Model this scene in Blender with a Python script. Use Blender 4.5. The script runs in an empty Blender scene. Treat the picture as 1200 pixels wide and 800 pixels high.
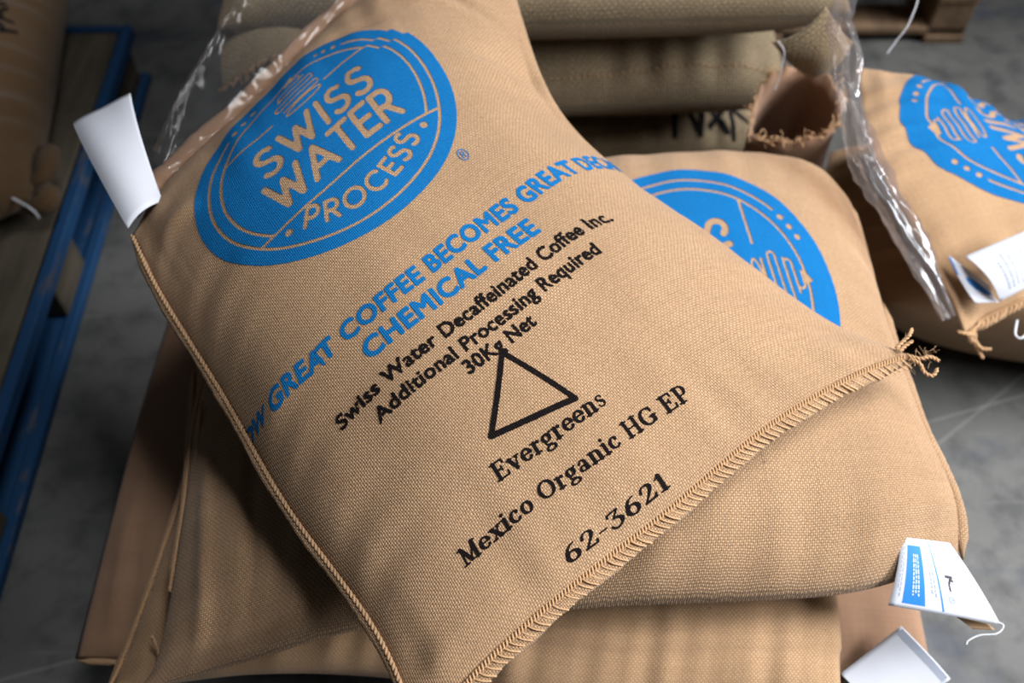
import bpy, math, random
import numpy as np
from mathutils import Vector
from mathutils.bvhtree import BVHTree

# ------------------------------------------------------------------ camera, world, lights, exposure
scene = bpy.context.scene
COL = scene.collection
FPX = 1167.0
PITCH = math.radians(54.5)
CAM = np.array([0.0, 0.0, 1.5])
cp, sp = math.cos(PITCH), math.sin(PITCH)

cam_data = bpy.data.cameras.new('camera')
cam = bpy.data.objects.new('camera', cam_data)
COL.objects.link(cam)
cam.location = CAM
cam.rotation_euler = (math.pi / 2 - PITCH, 0, 0)
cam_data.sensor_width = 36.0
cam_data.lens = 36.0 * FPX / 1200.0
cam_data.clip_start = 0.02
cam_data.dof.use_dof = True
cam_data.dof.focus_distance = 1.05
cam_data.dof.aperture_fstop = 2.7
scene.camera = cam

world = bpy.data.worlds.new('warehouse_air')
scene.world = world
world.use_nodes = True
world.node_tree.nodes['Background'].inputs[0].default_value = (0.75, 0.80, 0.88, 1)
world.node_tree.nodes['Background'].inputs[1].default_value = 0.035


def area(name, loc, target, size, size_y, power, col, spread=math.pi):
    d = bpy.data.lights.new(name, 'AREA')
    d.shape = 'RECTANGLE'
    d.size, d.size_y, d.energy, d.color = size, size_y, power, col
    d.spread = spread
    o = bpy.data.objects.new(name, d)
    COL.objects.link(o)
    o.location = loc
    o.rotation_euler = (Vector(target) - Vector(loc)).to_track_quat('-Z', 'Y').to_euler()
    return o


area('dock_door_daylight', (3.4, 0.55, 2.4), (0.45, 0.78, 0.35), 2.3, 1.7, 37, (0.97, 0.98, 1.0), 1.0)
area('ceiling_strip_light', (1.0, 1.0, 3.9), (0.55, 0.75, 0.4), 2.0, 0.8, 10.5, (0.97, 0.98, 1.0), .80)

scene.view_settings.view_transform = 'Standard'
scene.view_settings.look = 'None'
scene.view_settings.gamma = 1.0
scene.view_settings.use_curve_mapping = False
scene.view_settings.exposure = 0.34

rng = np.random.default_rng(7)
random.seed(7)


def at(px, py, z):
    """point at height z seen at a pixel of the 1200x800 frame"""
    a, b = (px - 600) / FPX, (400 - py) / FPX
    d = np.array([a, cp + b * sp, -sp + b * cp])
    return CAM + d * ((z - CAM[2]) / d[2])


# ------------------------------------------------------------------ object helpers
def tag(o, label=None, cat=None, group=None, kind=None):
    if label: o['label'] = label
    if cat: o['category'] = cat
    if group: o['group'] = group
    if kind: o['kind'] = kind
    return o


def thing(name, label, cat, loc=(0, 0, 0), group=None):
    o = bpy.data.objects.new(name, None)
    o.empty_display_size = 0.05
    COL.objects.link(o)
    o.location = [float(x) for x in loc]
    return tag(o, label, cat, group)


def mesh_obj(name, verts, faces, mat, parent=None, uvs=None, smooth=True):
    """verts in world space; parented parts keep their place"""
    verts = np.asarray(verts, dtype=np.float64)
    base = np.zeros(3)
    if parent is not None:
        p = parent
        while p is not None:
            base = base + np.array(p.location)
            p = p.parent
    me = bpy.data.meshes.new(name)
    me.from_pydata((verts - base).tolist(), [], [list(map(int, f)) for f in faces])
    if uvs is not None:
        uvl = me.uv_layers.new(name='UVMap')
        li = np.empty(len(me.loops), dtype=np.int32)
        me.loops.foreach_get('vertex_index', li)
        uvl.data.foreach_set('uv', np.asarray(uvs, dtype=np.float32)[li].ravel())
    if smooth:
        me.polygons.foreach_set('use_smooth', np.ones(len(me.polygons), dtype=bool))
    me.update()
    me.materials.append(mat)
    o = bpy.data.objects.new(name, me)
    COL.objects.link(o)
    if parent is not None:
        o.parent = parent
    return o


class MB:
    def __init__(s): s.v, s.f, s.n = [], [], 0

    def add(s, v, f):
        v = np.asarray(v, float)
        s.v.append(v)
        s.f += [[i + s.n for i in q] for q in f]
        s.n += len(v)

    def box(s, c, size, rz=0.0, bev=0.004):
        """box with chamfered edges"""
        hx, hy, hz = [q / 2 for q in size]
        b = min(bev, hx * .4, hy * .4, hz * .4)
        vs, idx = [], {}
        for sx in (-1, 1):
            for sy in (-1, 1):
                for sz in (-1, 1):
                    for ax in range(3):
                        p = [sx * (hx - b), sy * (hy - b), sz * (hz - b)]
                        p[ax] = (sx * hx, sy * hy, sz * hz)[ax]
                        idx[(sx, sy, sz, ax)] = len(vs)
                        vs.append(p)
        fs = []
        for ax in range(3):
            o1, o2 = [(1, 2), (2, 0), (0, 1)][ax]
            for sg in (-1, 1):
                q = []
                for a, b2 in ((-1, -1), (1, -1), (1, 1), (-1, 1)):
                    k = [0, 0, 0]; k[ax] = sg; k[o1] = a; k[o2] = b2
                    q.append(idx[(k[0], k[1], k[2], ax)])
                fs.append(q if sg > 0 else q[::-1])
        for ax in range(3):          # edges along ax
            o1, o2 = [(1, 2), (2, 0), (0, 1)][ax]
            for a in (-1, 1):
                for b2 in (-1, 1):
                    k0 = [0, 0, 0]; k0[ax] = -1; k0[o1] = a; k0[o2] = b2
                    k1 = list(k0); k1[ax] = 1
                    q = [idx[(*k0, o1)], idx[(*k0, o2)], idx[(*k1, o2)], idx[(*k1, o1)]]
                    fs.append(q if a * b2 < 0 else q[::-1])
        for sx in (-1, 1):
            for sy in (-1, 1):
                for sz in (-1, 1):
                    q = [idx[(sx, sy, sz, 0)], idx[(sx, sy, sz, 1)], idx[(sx, sy, sz, 2)]]
                    fs.append(q if sx * sy * sz > 0 else q[::-1])
        vs = np.array(vs)
        cz, sz_ = math.cos(rz), math.sin(rz)
        R = np.array([[cz, -sz_, 0], [sz_, cz, 0], [0, 0, 1]])
        s.add(vs @ R.T + np.array(c), fs)

    def tube(s, path, rad, seg=8, caps=True, flat=1.0, up=(0, 0, 1)):
        path = np.asarray(path, float)
        n = len(path)
        rad = np.broadcast_to(np.asarray(rad, float), (n,))
        t = np.gradient(path, axis=0)
        t /= np.linalg.norm(t, axis=1, keepdims=True) + 1e-12
        up = np.asarray(up, float)
        side = np.cross(t, up)
        bad = np.linalg.norm(side, axis=1) < 0.15
        side[bad] = np.cross(t[bad], np.array([1.0, 0.3, 0]))
        side /= np.linalg.norm(side, axis=1, keepdims=True) + 1e-12
        nn = np.cross(side, t)
        a = np.linspace(0, 2 * np.pi, seg, endpoint=False)
        v = (path[:, None, :] + rad[:, None, None] * (np.cos(a)[None, :, None] * side[:, None, :]
             + flat * np.sin(a)[None, :, None] * nn[:, None, :])).reshape(-1, 3)
        f = []
        for i in range(n - 1):
            for j in range(seg):
                k = (j + 1) % seg
                f.append([i * seg + j, i * seg + k, (i + 1) * seg + k, (i + 1) * seg + j])
        if caps:
            f.append(list(range(seg))[::-1])
            f.append(list(range((n - 1) * seg, n * seg)))
        s.add(v, [q[::-1] for q in f])

    def build(s, name, mat, parent=None, smooth=True, uvs=None):
        return mesh_obj(name, np.concatenate(s.v), s.f, mat, parent, uvs, smooth)


def crom(pts, n):
    """Catmull-Rom through pts, n samples evenly by length"""
    P = np.asarray(pts, float)
    if len(P) == 2:
        t = np.linspace(0, 1, n)[:, None]
        return P[0] * (1 - t) + P[1] * t
    Q = np.vstack([2 * P[0] - P[1], P, 2 * P[-1] - P[-2]])
    out = []
    for i in range(1, len(Q) - 2):
        t = np.linspace(0, 1, 40, endpoint=False)[:, None]
        p0, p1, p2, p3 = Q[i - 1], Q[i], Q[i + 1], Q[i + 2]
        out.append(.5 * ((2 * p1) + (-p0 + p2) * t + (2 * p0 - 5 * p1 + 4 * p2 - p3) * t ** 2
                         + (-p0 + 3 * p1 - 3 * p2 + p3) * t ** 3))
    D = np.vstack(out + [P[-1:]])
    L = np.concatenate([[0], np.cumsum(np.linalg.norm(np.diff(D, axis=0), axis=1))])
    s = np.linspace(0, L[-1], n)
    return np.stack([np.interp(s, L, D[:, k]) for k in range(D.shape[1])], 1)


class Noise:
    """smooth sum-of-sines noise, about -1..1"""
    def __init__(s, seed, n=14, f0=1.0, f1=4.0):
        r = np.random.default_rng(seed)
        s.k = r.uniform(f0, f1, n)
        s.a = r.uniform(0, 2 * np.pi, n)
        s.p = r.uniform(0, 2 * np.pi, n)

    def __call__(s, x, y):
        o = 0
        for k, a, p in zip(s.k, s.a, s.p):
            o = o + np.sin(2 * np.pi * k * (x * np.cos(a) + y * np.sin(a)) + p)
        return o / math.sqrt(len(s.k)) / 1.4


# ------------------------------------------------------------------ materials
class NT:
    def __init__(s, name):
        s.m = bpy.data.materials.new(name)
        s.m.use_nodes = True
        s.t = s.m.node_tree
        s.t.nodes.clear()
        s.out = s.n('ShaderNodeOutputMaterial')

    def n(s, typ, **kw):
        o = s.t.nodes.new(typ)
        for k, v in kw.items():
            setattr(o, k, v)
        return o

    def put(s, sock, v):
        if hasattr(v, 'is_output'):
            s.t.links.new(v, sock)
        elif isinstance(v, (tuple, list)) and len(v) == 3 and sock.type == 'RGBA':
            sock.default_value = (*v, 1)
        else:
            sock.default_value = v

    def math(s, op, a, b=None, c=None):
        o = s.n('ShaderNodeMath', operation=op)
        s.put(o.inputs[0], a)
        if b is not None: s.put(o.inputs[1], b)
        if c is not None: s.put(o.inputs[2], c)
        return o.outputs[0]

    def mix(s, f, a, b, blend='MIX'):
        o = s.n('ShaderNodeMix', data_type='RGBA', blend_type=blend)
        s.put(o.inputs[0], f); s.put(o.inputs[6], a); s.put(o.inputs[7], b)
        return o.outputs[2]

    def noise(s, vec, scale, detail=3.0, rough=.55):
        o = s.n('ShaderNodeTexNoise')
        if vec is not None: s.put(o.inputs['Vector'], vec)
        o.inputs['Scale'].default_value = scale
        o.inputs['Detail'].default_value = detail
        o.inputs['Roughness'].default_value = rough
        return o.outputs[0]

    def ramp(s, f, lo, hi, a=0.0, b=1.0):
        o = s.n('ShaderNodeMapRange', clamp=True)
        s.put(o.inputs[0], f)
        for i, v in enumerate((lo, hi, a, b)): o.inputs[i + 1].default_value = v
        return o.outputs[0]

    def mapping(s, vec, scale):
        o = s.n('ShaderNodeMapping')
        s.put(o.inputs[0], vec)
        o.inputs['Scale'].default_value = scale
        return o.outputs[0]

    def principled(s, col, rough=.8, bump=None, strength=.5, dist=.001, spec=.3, **kw):
        o = s.n('ShaderNodeBsdfPrincipled')
        s.put(o.inputs['Base Color'], col)
        s.put(o.inputs['Roughness'], rough)
        s.put(o.inputs['Specular IOR Level'], spec)
        for k, v in kw.items(): s.put(o.inputs[k], v)
        if bump is not None:
            b = s.n('ShaderNodeBump')
            b.inputs['Strength'].default_value = strength
            b.inputs['Distance'].default_value = dist
            s.put(b.inputs['Height'], bump)
            s.t.links.new(b.outputs[0], o.inputs['Normal'])
        s.t.links.new(o.outputs[0], s.out.inputs[0])
        return o


def weave_mat(name, col, gap, pitch=.002, ink=None, strength=.9, dist=.0011, contrast=1.1, fleck=True, slub=.5,
              dirt=(.10, .07, .045)):
    """plain-weave jute cloth on metric UVs; ink = printed colour over the threads"""
    t = NT(name)
    uvn = t.n('ShaderNodeUVMap')
    uv = uvn.outputs[0]
    # hand-loom wobble of the threads
    wob = t.n('ShaderNodeTexNoise')
    t.put(wob.inputs['Vector'], uv)
    wob.inputs['Scale'].default_value = 55.0
    wob.inputs['Detail'].default_value = 1.0
    va = t.n('ShaderNodeVectorMath', operation='MULTIPLY_ADD')
    t.put(va.inputs[0], wob.outputs[1])
    va.inputs[1].default_value = (pitch * 1.3, pitch * 1.3, 0)
    t.put(va.inputs[2], uv)
    sep = t.n('ShaderNodeSeparateXYZ')
    t.put(sep.inputs[0], va.outputs[0])
    sx = t.math('SINE', t.math('MULTIPLY', sep.outputs[0], math.pi / pitch))
    sy = t.math('SINE', t.math('MULTIPLY', sep.outputs[1], math.pi / pitch))
    q = t.math('MULTIPLY', sx, sy)
    ax = t.math('SQRT', t.math('ABSOLUTE', sx))
    ay = t.math('SQRT', t.math('ABSOLUTE', sy))
    warp = t.math('MULTIPLY', ax, t.math('MULTIPLY_ADD', q, .42, .58))
    weft = t.math('MULTIPLY', ay, t.math('MULTIPLY_ADD', q, -.42, .58))
    h = t.math('MAXIMUM', warp, weft)
    gapf = t.math('MULTIPLY', t.ramp(h, .25, .82, 1.0, 0.0), t.ramp(t.noise(uv, 240.0, 2.0), .35, .65, .55, 1.2))
    # yarn colour: slubs along warp and weft, broad variation, flecks
    n1 = t.noise(t.mapping(uv, (1.0 / pitch * .5, 9.0, 1)), 1.0, 2.0)
    n2 = t.noise(t.mapping(uv, (9.0, 1.0 / pitch * .5, 1)), 1.0, 2.0)
    n3 = t.noise(uv, 6.0, 3.0)
    var = t.math('ADD', t.math('MULTIPLY', t.math('ADD', n1, n2), slub), n3)
    var = t.ramp(var, .55 * (2 * slub + 1) * .75, .5 * (2 * slub + 1) * 1.35, 0, 1)
    light = tuple(min(1, c * 1.14) for c in col)
    dark = tuple(c * f for c, f in zip(col, (.82, .79, .75)))
    base = t.mix(var, dark, light)
    # thread shading painted in: weft-over spots coloured darker than warp-over ones
    base = t.mix(t.ramp(q, -.5, .5, 1, 0), base, tuple(c * f for c, f in zip(col, (.66, .63, .60))))
    if fleck:
        fl = t.noise(uv, 210.0, 1.0)
        base = t.mix(t.ramp(fl, .735, .80, 0, .8), base, dirt)
        st = t.noise(uv, 13.0, 5.0, .65)
        base = t.mix(t.ramp(st, .66, .80, 0, .35), base, dirt)
    body = base
    if ink is not None:
        wear = t.noise(uv, 330.0, 2.0)
        f = t.math('SUBTRACT', t.ramp(wear, .28, .42, .95, 1.0), t.math('MULTIPLY', gapf, .04))
        ink_tone = t.mix(var, tuple(c * .9 for c in ink), ink)  # ink tone varies with the yarn noise
        body = t.mix(f, base, ink_tone)
        gap = tuple(.08 * a + .5 * b for a, b in zip(gap, ink))
    c = t.mix(t.math('MULTIPLY', gapf, .8 * contrast), body, gap)  # shaded interior between the threads painted in as the gap colour
    fib = t.noise(uv, 1500.0, 2.0)
    hh = t.math('MULTIPLY_ADD', fib, .22, h)
    t.principled(c, .88, hh, strength, dist, .18 if ink is None else .04, **{'Sheen Weight': .12 if ink is None else .0, 'Sheen Roughness': .5})
    return t.m


JUTE = (.52, .340, .200)
GAP = (.105, .055, .026)
BLUE = (.002, .150, .41)
BLACK = (.004, .004, .006)
M_JUTE = weave_mat('jute_burlap', JUTE, GAP, .0026)
M_JUTE2 = weave_mat('jute_burlap_plain', (.48, .312, .18), GAP, .0026, strength=.4, contrast=.7)
M_BLUE = weave_mat('blue_screen_ink', JUTE, GAP, .0026, ink=BLUE)
M_BLACK = weave_mat('black_stencil_ink', JUTE, GAP, .0026, ink=BLACK)
M_GREY = weave_mat('open_weave_jute', (.36, .285, .18), (.035, .025, .016), .0050, strength=1.0, contrast=1.2, slub=1.1)
M_GREYINK = weave_mat('open_weave_ink', (.34, .265, .165), (.03, .02, .015), .0046, ink=(.012, .012, .014))
M_DULL = weave_mat('smooth_brown_jute', (.35, .215, .14), (.17, .09, .05), .0016, strength=.2, contrast=.5, fleck=False)
M_SHADEJ = weave_mat('shade_toned_jute', (.12, .070, .032), (.04, .025, .012), .0024)  # brown jute, base colour darkened to stand for the dim light at left
M_DARKINK = weave_mat('shade_toned_jute_ink', (.12, .070, .032), (.04, .025, .012), .0024, ink=(.015, .012, .012))  # dark letters over the same shade-darkened jute


def yarn_mat(name, col):
    t = NT(name)
    g = t.n('ShaderNodeNewGeometry').outputs['Position']
    n = t.noise(g, 420.0, 3.0)
    c = t.mix(n, tuple(x * .62 for x in col), tuple(min(1, x * 1.25) for x in col))
    t.principled(c, .9, t.noise(g, 1500.0, 2.0), .7, .0006, .12)
    return t.m


M_YARN = yarn_mat('jute_yarn', (.53, .33, .18))
M_YARND = yarn_mat('brown_yarn', (.40, .25, .14))
M_YARNW = yarn_mat('white_thread', (.72, .74, .78))


def paper_mat():
    t = NT('tag_paper')
    g = t.n('ShaderNodeNewGeometry').outputs['Position']
    n = t.noise(g, 16.0, 2.0)
    t.principled(t.mix(n, (.52, .54, .60), (.57, .59, .645)), .5, n, .15, .004, .35)
    return t.m


def flat_mat(name, col, rough=.6, spec=.3):
    t = NT(name)
    g = t.n('ShaderNodeNewGeometry').outputs['Position']
    n = t.noise(g, 60.0, 2.0)
    t.principled(t.mix(n, tuple(c * .9 for c in col), tuple(min(1, c * 1.1) for c in col)), rough, None, spec=spec)
    return t.m


M_PAPER = paper_mat()
M_TAGBLUE = flat_mat('tag_blue_ink', (.02, .19, .58))
M_TAGGREY = flat_mat('tag_grey_ink', (.30, .33, .40))
M_TAGBLACK = flat_mat('tag_black_ink', (.02, .02, .03))
M_PALE = flat_mat('tag_white_ink', (.6, .68, .8))
M_KRAFT = flat_mat('tag_kraft_backing', (.30, .19, .10))


def plastic_mat(name, milky=.12, tint=(.96, .95, .94), bmp=.6, fr=20, gloss=.5):
    t = NT(name)
    g = t.n('ShaderNodeNewGeometry').outputs['Position']
    n = t.noise(t.mapping(g, (fr, fr, fr * .5)), 1.0, 4.0, .6)
    n2 = t.noise(g, 60.0, 1.0)
    b = t.n('ShaderNodeBump')
    b.inputs['Strength'].default_value = bmp
    b.inputs['Distance'].default_value = .006
    t.put(b.inputs['Height'], t.math('MULTIPLY_ADD', n2, .12, n))
    tr = t.n('ShaderNodeBsdfTransparent')
    tr.inputs[0].default_value = (*tint, 1)
    gl = t.n('ShaderNodeBsdfGlossy')
    gl.inputs['Roughness'].default_value = .12
    t.t.links.new(b.outputs[0], gl.inputs['Normal'])
    df = t.n('ShaderNodeBsdfTranslucent')
    df.inputs[0].default_value = (.75, .76, .8, 1)
    d2 = t.n('ShaderNodeBsdfDiffuse')
    d2.inputs[0].default_value = (.7, .72, .76, 1)
    a0 = t.n('ShaderNodeAddShader')
    mm = t.n('ShaderNodeMixShader')
    mm.inputs[0].default_value = .5
    t.t.links.new(df.outputs[0], mm.inputs[1]); t.t.links.new(d2.outputs[0], mm.inputs[2])
    m1 = t.n('ShaderNodeMixShader')
    m1.inputs[0].default_value = milky
    t.t.links.new(tr.outputs[0], m1.inputs[1]); t.t.links.new(mm.outputs[0], m1.inputs[2])
    lw = t.n('ShaderNodeFresnel')
    lw.inputs[0].default_value = 1.45
    t.t.links.new(b.outputs[0], lw.inputs['Normal'])
    m2 = t.n('ShaderNodeMixShader')
    t.put(m2.inputs[0], t.math('MULTIPLY_ADD', lw.outputs[0], gloss, .01))
    t.t.links.new(m1.outputs[0], m2.inputs[1]); t.t.links.new(gl.outputs[0], m2.inputs[2])
    t.t.links.new(m2.outputs[0], t.out.inputs[0])
    return t.m


M_PLASTIC = plastic_mat('clear_liner_film', .025, (.97, .965, .96), .2, 6, .22)
M_PLASTIC2 = plastic_mat('bunched_liner_film', .09, (.86, .80, .76), .5, 14, .12)


def wood_mat(name, col, dark, blue=None):
    t = NT(name)
    tc = t.n('ShaderNodeTexCoord').outputs['Object']
    g = t.noise(t.mapping(tc, (40, 3, 40)), 1.0, 5.0, .6)
    c = t.mix(t.ramp(g, .3, .7), dark, col)
    sp_ = t.noise(tc, 9.0, 4.0)
    c = t.mix(t.ramp(sp_, .52, .75, 0, .55), c, tuple(x * .55 for x in dark))
    if blue is not None:
        wear = t.noise(t.mapping(tc, (30, 8, 30)), 1.0, 5.0, .65)
        c = t.mix(t.ramp(wear, .60, .70, 0, .7), blue, c)
    t.principled(c, .75, g, .35, .002, .25)
    return t.m


M_WOOD = wood_mat('pallet_wood', (.24, .155, .09), (.11, .07, .042))
M_WOODG = wood_mat('grey_pallet_wood', (.12, .10, .072), (.06, .05, .036))
M_WOODB = wood_mat('blue_painted_wood', (.15, .13, .11), (.08, .07, .06), (.008, .048, .13))


def floor_mat():
    t = NT('worn_concrete')
    g = t.n('ShaderNodeTexCoord').outputs['Object']
    n1 = t.noise(g, 2.6, 6.0, .6)
    n2 = t.noise(g, 14.0, 5.0, .6)
    n3 = t.noise(g, 90.0, 3.0)
    c = t.mix(t.ramp(n1, .3, .7), (.070, .070, .067), (.125, .125, .119))
    c = t.mix(t.ramp(n2, .46, .66, 0, .7), c, (.036, .036, .036))
    bl = t.noise(t.mapping(g, (5.0, 9.0, 1)), 1.0, 2.0)
    c = t.mix(t.ramp(bl, .60, .68, 0, .55), c, (.030, .038, .06))
    sc = t.noise(t.mapping(g, (2.0, 38.0, 1)), 1.0, 3.0)
    c = t.mix(t.ramp(sc, .64, .72, 0, .3), c, (.2, .2, .19))
    # two old scratches in the slab
    sp3 = t.n('ShaderNodeSeparateXYZ')
    t.put(sp3.inputs[0], g)
    for p0, p1, f in ((at(0, 797, 0), at(90, 772, 0), .30), (at(1100, 520, 0), at(1200, 440, 0), .28)):
        nx_, ny_ = -(p1 - p0)[1], (p1 - p0)[0]
        ln = math.hypot(nx_, ny_)
        nx_, ny_ = nx_ / ln, ny_ / ln
        d_ = t.math('ADD', t.math('MULTIPLY', sp3.outputs[0], nx_), t.math('MULTIPLY_ADD', sp3.outputs[1], ny_, -(nx_ * p0[0] + ny_ * p0[1])))
        d_ = t.math('ADD', d_, t.math('MULTIPLY_ADD', n1, .012, -.006))
        c = t.mix(t.ramp(t.math('ABSOLUTE', d_), .001, .004, f, 0), c, (.26, .26, .25))
    r = t.math('MULTIPLY_ADD', n2, .25, .42)
    t.principled(c, r, t.math('MULTIPLY_ADD', n3, .4, n2), .18, .003, .35)
    return t.m


M_FLOOR = floor_mat()

# ------------------------------------------------------------------ the floor
fm = MB()
fm.add([[-6, -3, 0], [6, -3, 0], [6, 9, 0], [-6, 9, 0], [-6, -3, -.12], [6, -3, -.12], [6, 9, -.12], [-6, 9, -.12]],
       [[0, 1, 2, 3], [7, 6, 5, 4], [0, 4, 5, 1], [1, 5, 6, 2], [2, 6, 7, 3], [3, 7, 4, 0]])
floor = fm.build('floor', M_FLOOR, smooth=False)
tag(floor, 'stained grey concrete warehouse floor', kind='structure')

# ------------------------------------------------------------------ the sack builder
SACKS = {}
BVHS = []


class Sack:
    """A filled cloth bag: a top and a bottom sheet meeting in a seam. u runs along the width (the way the print
    reads), v from the bottom hem to the mouth. Edges are polylines in space, the sheets puff out from between them."""

    def __init__(s, name, label, mat, BL, BR, TR, TL, bottom=(), right=(), top=(), left=(), wid=.65, length=.9,
                 ht=.09, hb=.07, pa=2.6, pb=.6, n=120, m=120, lump=.004, pucker=.004, seed=1, gauss=(), folds=(),
                 under=(), floor_z=None, group=None, clear=.004, cluster=False, arc_uv=False):
        s.wid, s.len, s.n, s.m, s.cluster = wid, length, n, m, cluster
        spread_ = (lambda t: .5 - .5 * np.cos(np.pi * t)) if cluster else (lambda t: t)
        def e(a, mid, b, k):
            c_ = crom([a, *mid, b], 400)
            q_ = spread_(np.linspace(0, 1, k)) * 399
            return np.stack([np.interp(q_, np.arange(400), c_[:, d]) for d in range(3)], 1)
        B, T = e(BL, bottom, BR, n + 1), e(TL, top, TR, n + 1)
        Lf, R = e(BL, left, TL, m + 1), e(BR, right, TR, m + 1)
        u = spread_(np.linspace(0, 1, n + 1))[None, :, None]
        v = spread_(np.linspace(0, 1, m + 1))[:, None, None]
        # the seam belongs to both sheets; sample more tightly near it
        S = ((1 - v) * B[None] + v * T[None] + (1 - u) * Lf[:, None] + u * R[:, None]
             - ((1 - u) * (1 - v) * np.asarray(BL) + u * (1 - v) * np.asarray(BR) + u * v * np.asarray(TR) + (1 - u) * v * np.asarray(TL)))
        U, V = np.broadcast_arrays(u[..., 0], v[..., 0])
        nrm = np.cross(np.asarray(BR) + TR - BL - TL, np.asarray(TL) + TR - BL - BR)
        nrm = nrm / np.linalg.norm(nrm)
        if nrm[2] < 0: nrm = -nrm
        nrm = nrm * .5 + np.array([0, 0, .5]); nrm /= np.linalg.norm(nrm)
        prof = lambda x: np.clip(1 - np.abs(2 * x - 1) ** pa, 0, 1) ** pb
        pf = prof(U) * prof(V)
        du, dv = np.minimum(U, 1 - U) * wid, np.minimum(V, 1 - V) * length
        ed = np.minimum(du, dv)
        low, hi = Noise(seed, 12, 1.5, 5.0), Noise(seed + 50, 14, 4, 11)
        pk = Noise(seed + 99, 10, 9, 26)
        x, y = U * wid, V * length
        lum = (low(x, y) * lump + hi(x, y) * lump * .35) * np.clip(ed / .05, 0, 1)
        # gathers running in from the seams
        dd = .035
        g1 = pk(x, y * 0) * (dv / dd) * np.exp(1 - dv / dd) * np.clip(du / .03, 0, 1)
        g2 = pk(x * 0 + 7, y) * (du / dd) * np.exp(1 - du / dd) * np.clip(dv / .03, 0, 1)
        topd = ht * pf + lum + pucker * (g1 + g2)
        for (gu, gv, su, sv, amp) in gauss:
            topd = topd + amp * np.exp(-((U - gu) / su) ** 2 - ((V - gv) / sv) ** 2) * np.clip(ed / .02, 0, 1)
        for (u0, v0, u1, v1, wd, amp) in folds:
            ax_, ay_, bx_, by_ = u0 * wid, v0 * length, u1 * wid, v1 * length
            tt = np.clip(((x - ax_) * (bx_ - ax_) + (y - ay_) * (by_ - ay_)) / ((bx_ - ax_) ** 2 + (by_ - ay_) ** 2), 0, 1)
            dist = np.hypot(x - ax_ - tt * (bx_ - ax_), y - ay_ - tt * (by_ - ay_))
            topd = topd + amp * np.exp(-(dist / wd) ** 2) * np.sin(np.pi * np.clip(tt * .9 + .05, 0, 1)) * np.clip(ed / .015, 0, 1)
        top_ = S + topd[..., None] * nrm
        bot = S - (hb * pf)[..., None] * nrm
        # lie on whatever is beneath
        def ground(x_, y_):
            z = -1e3 if floor_z is None else floor_z
            for bv in under:
                h_ = bv.ray_cast(Vector((x_, y_, 3.0)), Vector((0, 0, -1)))
                if h_[0] is not None: z = max(z, h_[0].z + clear)
            return z
        if under or floor_z is not None:
            G = np.array([[ground(*bot[j, i, :2]) for i in range(0, n + 1)] for j in range(0, m + 1)]) if n * m < 40000 else None
            if G is None:
                k = 3
                ii, jj = np.arange(0, n + 1, k), np.arange(0, m + 1, k)
                Gc = np.array([[ground(*bot[j, i, :2]) for i in ii] for j in jj])
                Gc = np.where(Gc < -100, -100, Gc)
                fi = np.clip(np.arange(n + 1) / k, 0, len(ii) - 1)
                tmp = np.stack([np.interp(fi, np.arange(len(ii)), r_) for r_ in Gc])
                fj = np.clip(np.arange(m + 1) / k, 0, len(jj) - 1)
                G = np.stack([np.interp(fj, np.arange(len(jj)), tmp[:, c_]) for c_ in range(n + 1)], 1)
            bot[..., 2] = np.maximum(bot[..., 2], G)
            top_[..., 2] = np.maximum(top_[..., 2], bot[..., 2] + .004 * np.clip(ed / .01, 0, 1))
        # the seam itself
        for sl in ((0, slice(None)), (-1, slice(None)), (slice(None), 0), (slice(None), -1)):
            top_[sl] = np.where((top_[sl][:, 2] > bot[sl][:, 2])[:, None], top_[sl], bot[sl])
        s.top, s.bot = top_, bot
        N1, M1 = n + 1, m + 1
        idt = np.arange(M1 * N1).reshape(M1, N1)
        idb = np.full((M1, N1), -1)
        idb[0], idb[-1], idb[:, 0], idb[:, -1] = idt[0], idt[-1], idt[:, 0], idt[:, -1]
        inner = np.arange((M1 - 2) * (N1 - 2)).reshape(M1 - 2, N1 - 2) + M1 * N1
        idb[1:-1, 1:-1] = inner
        verts = np.vstack([top_.reshape(-1, 3), bot[1:-1, 1:-1].reshape(-1, 3)])
        uv = np.stack([x, y], -1)
        if arc_uv:
            lx = np.concatenate([[0], np.cumsum(np.linalg.norm(np.diff(top_, axis=1), axis=2).mean(0))])
            ly = np.concatenate([[0], np.cumsum(np.linalg.norm(np.diff(top_, axis=0), axis=2).mean(1))])
            uv = np.stack(np.meshgrid(lx, ly), -1)
        uvs = np.vstack([uv.reshape(-1, 2), uv[1:-1, 1:-1].reshape(-1, 2) + np.array([.331, .177])])
        quad = lambda q: np.stack([q[:-1, :-1], q[:-1, 1:], q[1:, 1:], q[1:, :-1]], -1).reshape(-1, 4)
        ft, fb = quad(idt), quad(idb)[:, ::-1]
        o1 = np.cross(top_[0, -1] - top_[0, 0], top_[-1, 0] - top_[0, 0])[2]
        if o1 < 0: ft, fb = ft[:, ::-1], fb[:, ::-1]
        zmin = float(verts[:, 2].min())
        c = top_[M1 // 2, N1 // 2]
        s.root = thing(name, label, 'sack', (c[0], c[1], zmin), group)
        s.body = mesh_obj('body', verts, np.vstack([ft, fb]), mat, s.root, uvs)
        st = 4
        tt_, bb_ = top_[::st, ::st], bot[::st, ::st]
        M2, N2 = tt_.shape[:2]
        qq = quad(np.arange(M2 * N2).reshape(M2, N2))
        s.bvh = BVHTree.FromPolygons([tuple(p) for p in tt_.reshape(-1, 3)], [tuple(int(i) for i in f) for f in qq])

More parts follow.
